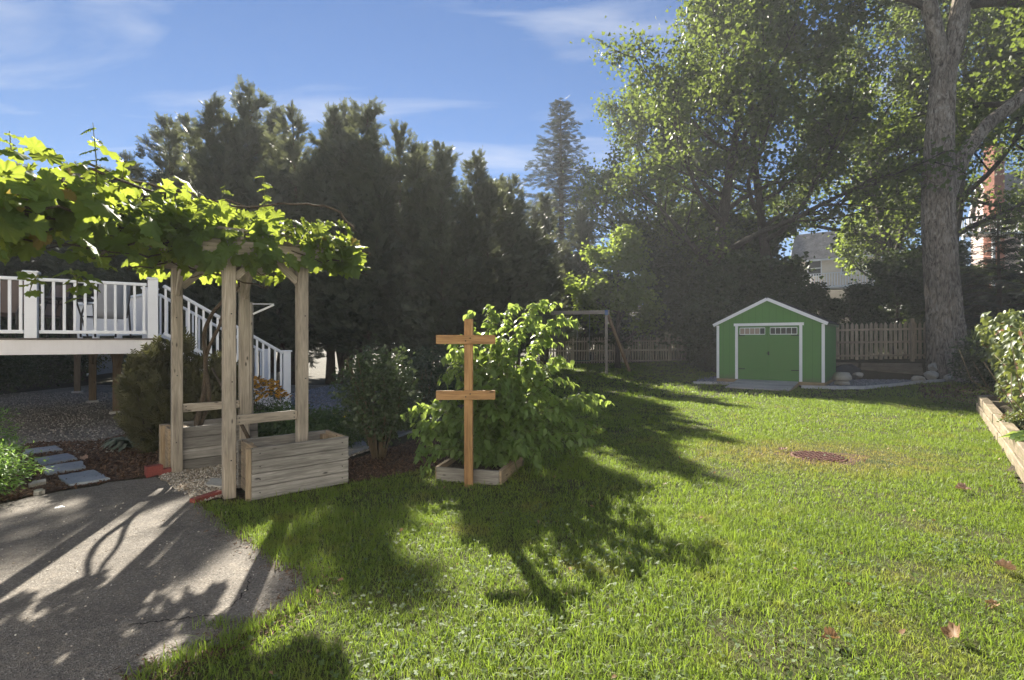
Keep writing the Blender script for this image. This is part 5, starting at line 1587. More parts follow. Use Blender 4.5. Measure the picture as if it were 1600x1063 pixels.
# crown of the big tree, mostly above the frame
wd_ = Acc(); tips = []
starts = [(AT(1425, -160, Dt), (-.5, 0, 1)), (AT(1440, -60, Dt), (-.9, -.3, .5)), (AT(1540, -180, Dt), (.3, .1, 1)), (AT(1516, -70, Dt), (.2, .9, .6)), (AT(1640, 115, Dt + .2), (.6, .6, .5)),
          (AT(1700, 60, Dt + .2), (1, .2, .5)), (AT(1590, 158, Dt + .2), (.3, .9, .25)), (AT(1450, 10, Dt), (-1, .4, .35)), (AT(1700, 60, Dt + .2), (.4, -.9, .3)), (AT(1425, -160, Dt), (-1, -.4, .5)),
          (AT(1505, 10, Dt), (.9, -.2, .12)), (AT(1540, -180, Dt), (.9, -.3, .3))]
for s0_, d_ in starts:
    Q1, _ = curve_pts(rng, s0_, d_, 4.6, 7, .35, .14); wd_.tube(Q1, np.linspace(.16, .03, 8), 6, False)
    for j in range(8):
        p2, t2 = at_curve(Q1, .15 + .83 * (j + rng.random()) / 8)
        Q2, _ = curve_pts(rng, p2, t2 / np.linalg.norm(t2) + rng.normal(size=3) * .7, rng.uniform(1.2, 2.2), 4, -.1, .2); wd_.tube(Q2, np.linspace(.04, .01, 5), 5, False)
        for k in range(5):
            p3, t3 = at_curve(Q2, .2 + .79 * (k + rng.random()) / 5)
            Q3, _ = curve_pts(rng, p3, t3 / np.linalg.norm(t3) + rng.normal(size=3) * .8 - (0, 0, .3), rng.uniform(.6, 1.1), 3, -.3, .2); tips.append(Q3); wd_.tube(Q3, [.014, .01, .008, .004], 4, False)
tips = np.array(tips); nl = 17000
k = rng.integers(0, len(tips), nl); f = rng.random(nl) * 3; i = np.minimum(f.astype(int), 2); t = (f - i)[:, None]
C = tips[k, i] * (1 - t) + tips[k, i + 1] * t + rng.normal(size=(nl, 3)) * .26
T, N = pick_frames(rng, nl, .5, .6)
wobj('branches', *wd_.get(), M['bark_dark'], bt, smooth=True)
wobj('crown', *scatter(MAPLE, C, T, N, .17 * rng.uniform(.7, 1.25, nl)), M['maple'], bt)

# ------------------------------------------------------------------ shrubs by the fences, beds and deck
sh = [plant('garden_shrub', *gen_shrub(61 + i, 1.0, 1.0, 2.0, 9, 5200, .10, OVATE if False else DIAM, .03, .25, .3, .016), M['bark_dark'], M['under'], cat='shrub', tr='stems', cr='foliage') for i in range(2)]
bg = [(1092, 25.6, .5, 'dark shrub growing over the dim picket fence'), 
      (1105, 21.5, .62, 'dark shrub against the left wall of the shed'), (1335, 20.6, .55, 'dark shrub behind the tan fence near the shed'), (1440, 20.9, .6, 'dark shrub behind the fence beside the big trunk'),
      (1520, 18.5, .75, 'dark shrub between the big trunk and the creeper'), (1545, 16.0, .8, 'dark shrub behind the grey board fence'), (1600, 14.5, .9, 'dark shrub at the right edge behind the creeper'),
      (20, 15.5, .75, 'green shrub seen under the deck at the far left'), (70, 16.5, .85, 'green shrub seen under the deck beyond the gravel'), (-30, 13.5, .9, 'leafy shrub at the left edge under the deck'), (105, 18.0, .85, 'dark shrub under the deck behind the support posts'),
      (250, 18.0, .9, 'dark shrub beyond the stairs'), (735, 15.0, .55, 'dark shrub at the foot of the hedge behind the leafy shrub'), (640, 15.2, .62, 'dark shrub at the foot of the hedge behind the rounded shrub')]
for i, (px, d, s_, lb) in enumerate(bg):
    x, y = at_ground(px, d); put(sh[i % 2], x, y, i * 1.3, (s_ * 1.15, s_ * 1.15, s_), lb, 'dark background shrubs')
# rounded shrub between planter and trellis
r1 = plant('rounded_shrub', *gen_shrub(71, .50, .48, 1.42, 22, 6200, .052, DIAM, .16, .30, .1, .009, .14), M['twig'], M['privet'], cat='shrub', tr='stems', cr='foliage')
put(r1, -1.68, 6.45, .3, 1.0, 'rounded shrub with thin bare stems between the planter and the trellis post')
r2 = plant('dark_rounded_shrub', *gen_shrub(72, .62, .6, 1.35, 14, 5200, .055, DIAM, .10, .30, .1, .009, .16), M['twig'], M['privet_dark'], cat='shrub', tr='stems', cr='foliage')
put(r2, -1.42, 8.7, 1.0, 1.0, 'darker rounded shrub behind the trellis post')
# yew
rngy = np.random.default_rng(5)
def gen_yew(seed, rx, ry, H, n=2600, size=.20):
    rng = np.random.default_rng(seed); ac = Acc(); wd_ = Acc()
    for i in range(26):
        a = rng.uniform(0, 6.28); r_ = math.sqrt(rng.random())
        e = np.array([math.cos(a) * rx * r_, math.sin(a) * ry * r_, H * (1.08 - .45 * r_) * rng.uniform(.75, 1.05)])
        b = np.array([math.cos(a) * .08, math.sin(a) * .08, 0]); m = b * .45 + e * .55 + np.array([math.cos(a) * .1, math.sin(a) * .1, -.1])
        P = np.array([b, (b + m) / 2, m, (m + e) / 2, e]); wd_.tube(P, [.014, .012, .01, .007, .003], 5)
        k = n // 26; f = np.clip(rng.beta(1.6, 1.0, k), .06, 1)
        C = np.array([at_curve(P, ff)[0] for ff in f]) + rng.normal(size=(k, 3)) * np.array([.11, .11, .08]) * (1.2 - .9 * f)[:, None]
        C[:, 2] = np.maximum(C[:, 2], .05)
        T = norm(C - (0, 0, .2)) * .8 + (0, 0, .75) + rng.normal(size=(k, 3)) * .45; N = rng.normal(size=(k, 3))
        ac.add(*scatter(SPRAYS[i % 3], C, T, N, size * rng.uniform(.6, 1.2, k)))
    return wd_.get(), ac.get()
yw = plant('yew_shrub', *gen_yew(81, .74, .6, 1.5, 3000, .20), M['bark_dark'], M['yew'], cat='shrub', tr='stems', cr='foliage')
put(yw, -4.60, 7.05, .2, 1.0, 'spiky brownish evergreen shrub behind the deck side planter')
# dry branch leaning in the planter
lb_ = wobj('leaning_branch', *tube([Vector((-3.05, 5.98, .30)), Vector((-3.32, 6.12, .66)), Vector((-3.75, 6.4, 1.15))], [.022, .018, .012], 8), M['cane'], None, base=(-3.05, 5.98, .30), smooth=True)
tag(lb_, 'pale bare branch leaning in the deck side planter', 'branch')
# feathery plant far left
fe = plant('feathery_plant', *gen_shrub(91, .50, .42, .78, 12, 5200, .055, LANCE, .02, .25, -.2, .006, .2), M['stem'], M['feather'], cat='plant', tr='stems', cr='foliage')
put(fe, -5.05, 4.80, 0, (.95, .95, .68), 'bright green feathery plant at the left edge beside the driveway')
put(fe, -5.85, 5.45, 2.0, (1.0, 1.0, .98), 'taller feathery plant at the left edge behind the bright one')
# silver strappy plant
def gen_rosette(seed, n, L, w=.16):
    rng = np.random.default_rng(seed); ac = Acc(); wd_ = Acc(); wd_.tube([(0, 0, -.02), (0, 0, .06)], [.02, .01], 6)
    for i in range(n):
        a = rng.uniform(0, 6.28); l = L * rng.uniform(.6, 1.1); ri = rng.uniform(.3, 1.0)
        P = np.array([(math.cos(a) * l * f * (1.15 - .3 * ri), math.sin(a) * l * f * (1.15 - .3 * ri), l * (ri * 1.3 * f - 1.15 * f * f * ri) + .02) for f in np.linspace(0, 1, 6)])
        sd = np.array([-math.sin(a), math.cos(a), 0]); wds = l * w * np.array([.35, .8, 1, .9, .55, .05])
        V = np.concatenate([np.stack([p - sd * q_ + (0, 0, q_ * .4), p, p + sd * q_ + (0, 0, q_ * .4)]) for p, q_ in zip(P, wds)])
        F = []
        for k in range(5):
            for m in range(2): F.append([3 * k + m, 3 * k + m + 1, 3 * k + m + 4, 3 * k + m + 3])
        ac.add(V, np.array(F))
    return wd_.get(), ac.get()
sv_ = plant('silver_plant', *gen_rosette(92, 70, .36, .13), M['stem'], M['silver'], cat='plant', tr='crown_base', cr='foliage')
put(sv_, -5.25, 7.05, 0, 1.0, 'grey green strappy plant at the corner of the mulch bed')
ln_ = plant('leafy_herb', *gen_shrub(93, .42, .42, .52, 10, 2600, .055, OVATE, .0, .2, .2, .005, .25), M['stem'], M['herb'], cat='plant', tr='stems', cr='foliage')
for i, (x, y, s_, lb) in enumerate([(-3.35, 7.4, 1.0, 'leafy green plant behind the arbor near the stairs'), (-2.75, 7.55, .95, 'leafy green plant seen between the two right arbor posts'), (-2.45, 7.0, .75, 'low green plant behind the open planter'),
                                (-2.15, 7.9, .85, 'low green plant with yellow flowers right of the arbor'), (-1.85, 8.4, .8, 'low green plant at the edge of the blue gravel'), (-3.9, 7.2, .9, 'leafy green plant behind the far arbor post'), (-2.85, 6.75, .65, 'small green plant in the gravel beyond the arbor')]):
    put(ln_, x, y, i * 1.1, s_, lb, 'green plants behind the arbor')
# black eyed susans
def flowers(name, label, c, rx, ry, H, n, mats, seed, pet=.035, np_=10, groupcol=None):
    rng = np.random.default_rng(seed); r = root(name, c, label, 'flowers')
    w_, l_ = gen_shrub(seed, rx, ry, H * .88, 10, 1900, .055, LANCE, .0, .2, .1, .005, .2)
    o = np.array(c)
    wobj('stems', w_[0] + o, w_[1], M['stem'], r); wobj('foliage', l_[0] + o, l_[1], M['herb'], r)
    ac, ec = Acc(), Acc()
    for i in range(n):
        a = rng.uniform(0, 6.28); q_ = math.sqrt(rng.random())
        p = o + (math.cos(a) * rx * q_, math.sin(a) * ry * q_, H * (1.03 - .35 * q_ * q_) + rng.uniform(-.06, .05))
        nn = norm(np.array([rng.normal() * .35, rng.normal() * .35 - .35, 1.0])); 
        x_ = norm(np.cross(nn, (0, 1, .1))); y_ = np.cross(nn, x_)
        for k in range(np_):
            b = 2 * math.pi * k / np_; d = x_ * math.cos(b) + y_ * math.sin(b); s = np.cross(nn, d)
            ac.add(np.array([p, p + d * pet * .6 + s * pet * .22, p + d * pet - nn * pet * .25, p + d * pet * .6 - s * pet * .22]), np.array([(0, 1, 2), (0, 2, 3)]))
        ec.add(*lathe([(.010, .0), (.009, .008), (.004, .014)], Vector(p), 6))
    wobj('petals', *ac.get(), mats[0], r)['kind'] = 'stuff'
    wobj('flower_eyes', *ec.get(), mats[1], r)['kind'] = 'stuff'
    return r
flowers('flower_clump', 'clump of golden black eyed flowers at the foot of the stairs', (-4.12, 8.25, 0), .52, .40, .86, 190, (M['petal'], M['flower_eye']), 101, .046)
flowers('flower_clump', 'sparse white flowers beside the golden clump', (-3.50, 8.05, 0), .32, .3, .62, 26, (M['petal_white'], M['flower_eye']), 102, .024)
flowers('flower_clump', 'few small yellow flowers right of the arbor', (-2.45, 7.5, 0), .35, .3, .42, 14, (M['petal_yellow'], M['flower_eye']), 103, .028)

# ------------------------------------------------------------------ leaves as single parts
def leaf_parts(name_root, tmpls, C, T, N, S_, mat, parent, nparts, score):
    """The nparts best scored leaves become objects of their own, the rest one mesh."""
    order = np.argsort(-score); pick = order[:nparts]; rest = order[nparts:]
    meshes = []
    for i, tm in enumerate(tmpls):
        me = np_mesh('leaf', tm[0], tm[1], True); me.materials.append(mat); meshes.append(me)
    X, T2, N2 = basis(T, N)
    for j in pick:
        s = S_[j]
        Mx = Matrix(((X[j, 0] * s, T2[j, 0] * s, N2[j, 0] * s, C[j, 0]), (X[j, 1] * s, T2[j, 1] * s, N2[j, 1] * s, C[j, 1]), (X[j, 2] * s, T2[j, 2] * s, N2[j, 2] * s, C[j, 2]), (0, 0, 0, 1)))
        obj('leaf', meshes[j % len(tmpls)], mat, parent, Mx)
    ac = Acc()
    for i, tm in enumerate(tmpls):
        s = rest[rest % len(tmpls) == i]
        if len(s): ac.add(*scatter(tm, C[s], T[s], N[s], S_[s]))
    if ac.n:
        wobj('leaves', *ac.get(), mat, parent, smooth=False)['kind'] = 'stuff'

# ------------------------------------------------------------------ grapevine
rng = np.random.default_rng(200)
vine = root('grapevine', (-3.55, 6.05, 0), 'grapevine with large backlit leaves sprawling over the arbor', 'vine')
path = np.array([(-1.75, 5.80, 2.44, .12, .26), (-2.15, 5.68, 2.52, .17, .42), (-2.65, 5.55, 2.62, .22, .58), (-3.15, 5.45, 2.66, .25, .62), (-3.50, 5.05, 2.68, .27, .58), (-3.42, 4.45, 2.60, .30, .52), (-3.30, 3.90, 2.50, .32, .50), (-3.25, 3.30, 2.38, .34, .48), (-3.50, 2.75, 2.34, .34, .45)])
n = 780
f = rng.random(n) * (len(path) - 1); i = np.minimum(f.astype(int), len(path) - 2); t = (f - i)[:, None]
q_ = path[i] * (1 - t) + path[i + 1] * t; tan = norm(path[i + 1][:, :2] - path[i][:, :2]); side = np.stack([-tan[:, 1], tan[:, 0]], 1)
a = rng.uniform(0, 2 * math.pi, n); rr_ = np.sqrt(rng.uniform(.05, 1, n))
rr_ *= .84 + .38 * np.sin(f * 7.3 + 1.5 * np.cos(a)) + .22 * np.sin(f * 17 + a * 2) + rng.normal(size=n) * .12
C = np.zeros((n, 3)); C[:, :2] = q_[:, :2] + side * (np.cos(a) * rr_ * q_[:, 4])[:, None]; C[:, 2] = q_[:, 2] + np.sin(a) * rr_ * q_[:, 3]
N = np.zeros((n, 3)); N[:, :2] = side * np.cos(a)[:, None] * .8; N[:, 2] = .75 + .4 * np.sin(a); N += rng.normal(size=(n, 3)) * .42
T = np.zeros((n, 3)); T[:, :2] = side * (np.cos(a))[:, None] * .9; T[:, 2] = -.55; T += rng.normal(size=(n, 3)) * .5
S_ = rng.uniform(.09, .245, n)
# fringe hanging over the edges of the arbor top
corn = [np.array(p_[:2]) for p_ in (P1 - u * .25 - v * .12, P4 + u * .28 - v * .12, P3 + u * .28 + v * .2, P2 - u * .25 + v * .2)]
nf = 300; sd4 = rng.choice(4, nf, p=[.36, .14, .14, .36]); ff = rng.random(nf)
cf = np.array([corn[a_] * (1 - g_) + corn[(a_ + 1) % 4] * g_ for a_, g_ in zip(sd4, ff)])
ctr = np.mean(corn, 0); outw = norm(cf - ctr)
Cf = np.concatenate([cf + outw * rng.normal(.08, .12, nf)[:, None], rng.uniform(2.26, 2.76, nf)[:, None]], 1)
Nf = np.concatenate([outw * .9, np.full((nf, 1), .55)], 1) + rng.normal(size=(nf, 3)) * .35
Tf = np.concatenate([outw * .5, np.full((nf, 1), -.8)], 1) + rng.normal(size=(nf, 3)) * .4
C = np.concatenate([C, Cf]); T = np.concatenate([T, Tf]); N = np.concatenate([N, Nf]); S_ = np.concatenate([S_, rng.uniform(.10, .19, nf)])
# upright shoots
extra = []
for bx, by, d, tx, ty, m in ((150, 290, 3.6, 145, 192, 7), (412, 345, 5.35, 411, 272, 9), (345, 330, 5.2, 352, 285, 5), (272, 330, 4.9, 268, 285, 4), (20, 240, 3.2, 15, 205, 4), (185, 300, 3.9, 200, 245, 4), (545, 372, 5.6, 558, 385, 5), (110, 420, 3.3, 120, 470, 7), (60, 430, 3.1, 45, 460, 4)):
    b_, e_ = np.array(AT(bx, by, d)), np.array(AT(tx, ty, d)); P = np.array([b_, b_ * .6 + e_ * .4 + rng.normal(size=3) * .015, e_])
    wobj('shoot', *tube(P, [.006, .004, .002], 5), M['stem'], vine)
    for k in range(m):
        p, tt = at_curve(P, (k + .5) / m); s = 1 if k % 2 else -1
        extra.append((p, np.array([s * .9, rng.normal() * .4, -.25 + rng.normal() * .2]), np.array([rng.normal() * .3, -.4 + rng.normal() * .3, .8]), rng.uniform(.10, .165) * (1.1 - .6 * k / m)))
C = np.concatenate([C, [e[0] for e in extra]]); T = np.concatenate([T, [e[1] for e in extra]]); N = np.concatenate([N, [e[2] for e in extra]]); S_ = np.concatenate([S_, [e[3] for e in extra]])
sx_ = C[:, 0] / C[:, 1]; vis = (np.abs(sx_) < 1.02)
score = S_ / C[:, 1] * np.where(vis, 1, .1) + .02 * (rng.random(len(S_)) < 0) 
leaf_parts('vine', GRAPES, C, T, N, S_, M['grape'], vine, 300, score)
# canes and trunk
for k in range(42):
    o1, o2 = rng.normal(size=2) * .32; zz = rng.normal() * .16
    Pc = np.array([(p[0] + o1 * (.4 + .6 * math.sin(j + k)) , p[1] + o2, p[2] - .05 + zz + .08 * math.sin(j * 1.7 + k)) for j, p in enumerate(path)])
    j0 = rng.integers(0, 4); j1 = rng.integers(j0 + 3, len(path) + 1)
    Pc = Pc[j0:j1]; s = np.linspace(0, 1, len(Pc)); tt = np.linspace(0, 1, 22)
    Pc = np.stack([np.interp(tt, s, Pc[:, m]) for m in range(3)], 1) + rng.normal(size=(22, 3)) * .012
    wobj('cane', *tube(Pc, rng.uniform(.005, .012), 6), M['cane'], vine, smooth=True)
for k, o in enumerate(((0, 0), (.05, .03))):
    tp = [(-3.78 + o[0], 6.12 + o[1], -.02), (-3.80 + o[0], 6.15, .35), (-3.72, 6.2 + o[1], .75), (-3.76 + o[0], 6.22, 1.2), (-3.70 + o[0] * 2, 6.2, 1.55), (-3.60 + .1 * k, 6.15, 1.85), (-3.30 + .12 * k, 6.05, 2.15), (-3.0 - .2 * k, 5.8, 2.45), (-2.7 - .4 * k, 5.6, 2.6)]
    tp = np.array(tp); s = np.linspace(0, 1, len(tp)); tt = np.linspace(0, 1, 40)
    tp = np.stack([np.interp(tt, s, tp[:, m]) for m in range(3)], 1) + np.stack([.03 * np.sin(tt * 20 + k * 2), .03 * np.cos(tt * 20 + k * 2), 0 * tt], 1)
    wobj('vine_trunk', *tube(tp, np.linspace(.036, .012, 40) * (1 - .2 * k), 8), M['cane'], vine, smooth=True)

# ------------------------------------------------------------------ arching shrub behind the trellis
rng = np.random.default_rng(300)
bush = root('arching_shrub', (-.2, 5.95, 0), 'tall arching shrub with bright green leaves behind the trellis post', 'shrub')
tipsb = [(765, 478, 6.0), (772, 500, 5.9), (800, 476, 6.2), (850, 474, 6.3), (868, 470, 6.3), (908, 508, 6.2), (885, 520, 6.1), (700, 535, 5.9), (692, 560, 5.8), (690, 600, 5.8), (665, 640, 5.6), (648, 672, 5.6), (640, 650, 5.7), (655, 715, 5.4), (932, 640, 6.2), (938, 625, 6.3),
         (925, 680, 5.9), (905, 660, 6.0), (880, 700, 5.7), (845, 720, 5.5), (790, 560, 5.75), (835, 520, 6.0), (880, 565, 6.2), (720, 650, 5.6), (690, 700, 5.5), (765, 650, 5.6), (820, 640, 5.6), (870, 620, 5.9), (745, 590, 5.8), (800, 700, 5.45), (760, 715, 5.5), (845, 585, 6.1), (715, 560, 6.0), (775, 540, 6.1),
         (830, 680, 5.55), (895, 600, 6.1), (740, 700, 5.5), (860, 660, 5.7), (700, 640, 5.7), (785, 610, 5.65), (820, 590, 5.85), (670, 690, 5.55), (910, 705, 5.7), (755, 560, 6.0)]
CC, TT, NN, SS = [], [], [], []
for k, (px, py, d) in enumerate(tipsb * 2):
    e = np.array(AT(px, py, d)) + rng.normal(size=3) * (.03 if k < len(tipsb) else .11); e[2] = max(e[2], .12)
    b = np.array([-.2 + rng.normal() * .16, 5.92 + rng.normal() * .16, .05])
    top = max(e[2] + .10, .35); h = e - b
    m1 = b + np.array([h[0] * .22, h[1] * .22, (top - b[2]) * .55]); m2 = b + np.array([h[0] * .62, h[1] * .62, (top - b[2]) * .95])
    m3 = b + np.array([h[0] * .88, h[1] * .88, (top - b[2]) * 1.0])
    P = np.array([b, m1, m2, m3, e]); s_ = np.r_[0, np.cumsum(np.linalg.norm(np.diff(P, axis=0), axis=1))]; s_ /= s_[-1]
    P = np.stack([np.interp(np.linspace(0, 1, 9), s_, P[:, m_]) for m_ in range(3)], 1)
    wobj('cane', *tube(P, np.linspace(.009, .002, 9), 5), M['stem'], bush)
    nl = 84
    for j in range(nl):
        f = .16 + .84 * (j + rng.random()) / nl
        p, t_ = at_curve(P, min(f, .999)); az = rng.uniform(0, 6.28); dd = np.array([math.cos(az), math.sin(az), -.65])
        CC.append(p + rng.normal(size=3) * .022); TT.append(dd + norm(t_) * .35 + rng.normal(size=3) * .2); NN.append(np.array([dd[0] * .55, dd[1] * .55, .8]) + rng.normal(size=3) * .3); SS.append(rng.uniform(.07, .135) * (1.1 - .3 * f))
CC, TT, NN, SS = map(np.array, (CC, TT, NN, SS))
leaf_parts('bush', [OVATE, OVATE2], CC, TT, NN, SS, M['bush'], bush, 300, SS / CC[:, 1] - CC[:, 1] * .01)

# ------------------------------------------------------------------ creeper on the right
rng = np.random.default_rng(400)
cr = root('creeper', (7.9, 7.2, .27), 'sunlit creeper heaped over the grey fence along the right edge', 'creeper')
n = 5200
f = rng.random(n) ** 1.0
base_ = np.stack([9.95 + (5.9 - 9.95) * f, 10.97 + (6.03 - 10.97) * f], 1)
hgt = np.interp(f, [0, .08, .3, .6, 1], [1.25, 1.75, 1.72, 1.55, 1.2]) * (1 + .10 * np.sin(f * 31) + .07 * np.sin(f * 57))
hz = rng.random(n) ** .8
off = np.abs(rng.normal(size=n)) * .26 + .30 + .06 * np.sin(f * 19) - .46 * hz ** 2 * np.clip(1 - 1.6 * f, 0, 1)
C = np.zeros((n, 3)); nrmw = np.array([.774, -.634])
C[:, :2] = base_ + nrmw * (off[:, None]) ; C[:, 2] = .36 + hz * (hgt - .18) * (1 - .25 * np.abs(off - .4))
keepc = ~((f < .16) & (C[:, 2] < 1.05) & (rng.random(n) < .8)); C = C[keepc]; n = len(C)
N = rng.normal(size=(n, 3)) * .5; N[:, 0] -= .7; N[:, 1] -= .3; N[:, 2] += .7
T = rng.normal(size=(n, 3)) * .6; T[:, 2] -= .8; T[:, 0] -= .3
leaf_parts('creeper', [OVATE, OVATE2], C, T, N, rng.uniform(.07, .15, n), M['creeper'], cr, 300, -C[:, 1] + np.where(C[:, 0] / C[:, 1] < 1.02, 3, -5) + rng.random(n) * .5)
for k in range(30):
    s = rng.random(); b = np.array([9.95 - 4.05 * s + .3, 10.97 - 4.94 * s - .25, .26]); e = b + rng.normal(size=3) * .3; e[2] = rng.uniform(1.0, 1.75)
    wobj('stem', *tube([b, (b + e) / 2 + rng.normal(size=3) * .1, e], [.008, .006, .003], 5), M['twig'], cr)
# low plants at the wall foot of the bed
wp = plant('bed_plant', *gen_rosette(95, 26, .30, .28), M['stem'], M['bush'], cat='plant', tr='crown_base', cr='foliage')
put(wp, 6.15, 6.02, 0, 1.0, 'broad leaved plant on the timber wall at the right edge', None, .27)
sp2 = plant('bed_plant', *gen_shrub(96, .34, .34, .36, 6, 900, .07, OVATE, .0, .2, .3, .004), M['stem'], M['creeper'], cat='plant', tr='stems', cr='foliage')
put(sp2, 7.22, 7.30, 0, .5, 'pale leafy plant just behind the timber wall', None, .27)

# ------------------------------------------------------------------ fallen leaves
def dead(label, px, py, s, seed, mat, curl=.5):
    r = random.Random(seed); tm = grape_leaf(seed + 30); V = tm[0].copy()
    V[:, 2] += curl * (V[:, 0] ** 2) * 1.8 + curl * .5 * (V[:, 1] - .4) ** 2
    p = G(px, py, .03)
    me = np_mesh('fallen_leaf', V * s, tm[1], False); 
    o = obj('fallen_leaf', me, mat, None, Matrix.Translation(p) @ Matrix.Rotation(r.uniform(0, 6), 4, 'Z') @ Matrix.Rotation(r.uniform(-.5, .5), 4, 'X') @ Matrix.Rotation(r.uniform(-.5, .5), 4, 'Y'))
    return tag(o, label, 'leaf', 'fallen leaves on the lawn')
dead('large crumpled pinkish leaf on the lawn at the right edge', 1580, 893, .11, 1, M['dead_leaf_pink'], 1.0)
dead('curled brown leaf standing in the grass near the bottom right', 1492, 998, .085, 2, M['dead_leaf'], 1.2)
dead('small brown leaf near the bottom of the lawn', 1306, 998, .07, 3, M['dead_leaf'], 1.0)
dead('small dark leaf left of the pinkish one', 1558, 945, .06, 4, M['dead_leaf'], 1.0)
dead('small pinkish leaf at the foot of the timber wall', 1497, 764, .10, 5, M['dead_leaf_pink'], .8)
dead('tan leaf beside the drain grate', 1219, 703, .10, 6, M['dead_leaf_pink'], .7)
dead('pale leaf in the mulch beside the planter post', 228, 692, .10, 7, M['dead_leaf_pink'], .7)
dead('pale curled leaf in the mulch beside the stepping stones', 133, 718, .09, 8, M['dead_leaf_pink'], .9)

# ------------------------------------------------------------------ grass
def grass_patch(name, label, n, region, hr, wr, seed, lean=.55, tufty=.5):
    rng = np.random.default_rng(seed)
    x0, x1, y0, y1 = region
    X = rng.uniform(x0, x1, n); Y = rng.uniform(y0, y1, n)
    # gather into loose tufts
    m = rng.random(n) < tufty
    cx, cy = rng.uniform(x0, x1, n // 14), rng.uniform(y0, y1, n // 14); who = rng.integers(0, n // 14, n)
    X = np.where(m, cx[who] + rng.normal(size=n) * .035, X); Y = np.where(m, cy[who] + rng.normal(size=n) * .035, Y)
    vis = (np.abs(X) < Y * 1.02 + 1.2)
    ok = vis & in_poly(X, Y, lawn_poly) & ~in_poly(X, Y, dp)
    ok &= ~in_poly(X, Y, [tuple((A0 - u * .04 - v * .03)[:2]), tuple((A0 + u * .95 - v * .03)[:2]), tuple((A0 + u * .95 + v * .55)[:2]), tuple((A0 - u * .04 + v * .55)[:2])])
    ok &= ~in_poly(X, Y, [tuple(p[:2]) for p in q_bed])
    ok &= ((X - gc.x) ** 2 + (Y - gc.y) ** 2) > .27 ** 2
    ok &= ~in_poly(X, Y, ramp_poly)
    # thin, worn spots
    wear = np.exp(-(((X - gc.x) / 1.1) ** 2 + ((Y - gc.y) / .7) ** 2))
    bare = (np.sin(X * 2.1 + 1.3 * np.sin(Y * 1.7)) * np.sin(Y * 2.6 + X) > .74)
    ok &= ~((rng.random(n) < wear * .38) | (bare & (rng.random(n) < .55)))
    X, Y = X[ok], Y[ok]; k = len(X)
    hmul = .75 + .5 * (np.sin(X * 1.9 + 2 * np.sin(Y * 1.1)) * .5 + .5); hmul *= 1 - .45 * np.exp(-(((X - gc.x) / 1.3) ** 2 + ((Y - gc.y) / .8) ** 2))
    tfac = np.where(m, rng.uniform(.6, 1.55, n // 14)[who], .85)[ok]
    h = rng.uniform(*hr, k) * hmul * tfac; w = rng.uniform(*wr, k)
    a = rng.uniform(0, 6.283, k); d = np.stack([np.cos(a), np.sin(a), 0 * a], 1); s = np.stack([-np.sin(a), np.cos(a), 0 * a], 1)
    b = rng.uniform(0, 6.283, k); s = np.stack([np.cos(b), np.sin(b), 0 * b], 1)
    ln = np.abs(rng.normal(size=k)) * lean + .12
    P = np.stack([X, Y, gz(X, Y) + .003], 1); up = np.array([0, 0, 1.0])
    mid_ = P + up * (h * .62 / np.sqrt(1 + (.5 * ln) ** 2))[:, None] + d * (h * .40 * ln)[:, None]
    tip_ = P + up * (h / np.sqrt(1 + ln ** 2 * 1.3))[:, None] + d * (h * 1.05 * ln)[:, None]
    V = np.stack([P - s * w[:, None], P + s * w[:, None], mid_ + s * (w * .8)[:, None], mid_ - s * (w * .8)[:, None], tip_], 1)
    F = np.array([(0, 1, 2), (0, 2, 3), (3, 2, 4)])[None] + (np.arange(k) * 5)[:, None, None]
    o = obj(name, np_mesh(name, V.reshape(-1, 3), F.reshape(-1, 3)), M['grass'])
    return tag(o, label, kind='stuff')
q_bed = q
ramp_poly = [tuple(sp(d0, -.03, 0)[:2]), tuple(sp(d1, -.03, 0)[:2]), tuple(sp(d1, -1.08, 0)[:2]), tuple(sp(d0, -1.08, 0)[:2])]
rng = np.random.default_rng(515); n = 420
P = np.stack([rng.uniform(-2.6, 7, n), rng.uniform(2.1, 9, n) , rng.uniform(.008, .04, n)], 1); P = P[in_poly(P[:, 0], P[:, 1], lawn_poly) & ~in_poly(P[:, 0], P[:, 1], dp)]; n = len(P)
T = rng.normal(size=(n, 3)); T[:, 2] *= .4
tag(obj('lawn_litter', np_mesh('lawn_litter', *scatter(OVATE2, P, T, rng.normal(size=(n, 3)) * .6 + (0, 0, 1), rng.uniform(.015, .045, n))), M['dead_leaf']), 'small dry leaf fragments scattered in the lawn', kind='stuff')
grass_patch('grass', 'long loose grass of the near lawn', 170000, (-3.2, 4.6, 1.9, 4.6), (.022, .062), (.0012, .0027), 1, .8)
grass_patch('grass', 'grass of the middle lawn around the drain grate', 165000, (-3.2, 8.2, 4.6, 8.2), (.022, .058), (.0016, .0034), 2, .8)
grass_patch('grass', 'grass of the lawn between the grate and the shed', 125000, (-2.2, 13.5, 8.2, 13.2), (.024, .06), (.003, .0055), 3, .8)
grass_patch('grass', 'shaded grass around the shed and swing set', 72000, (-2.4, 16.5, 13.2, 26.5), (.035, .08), (.006, .011), 4)
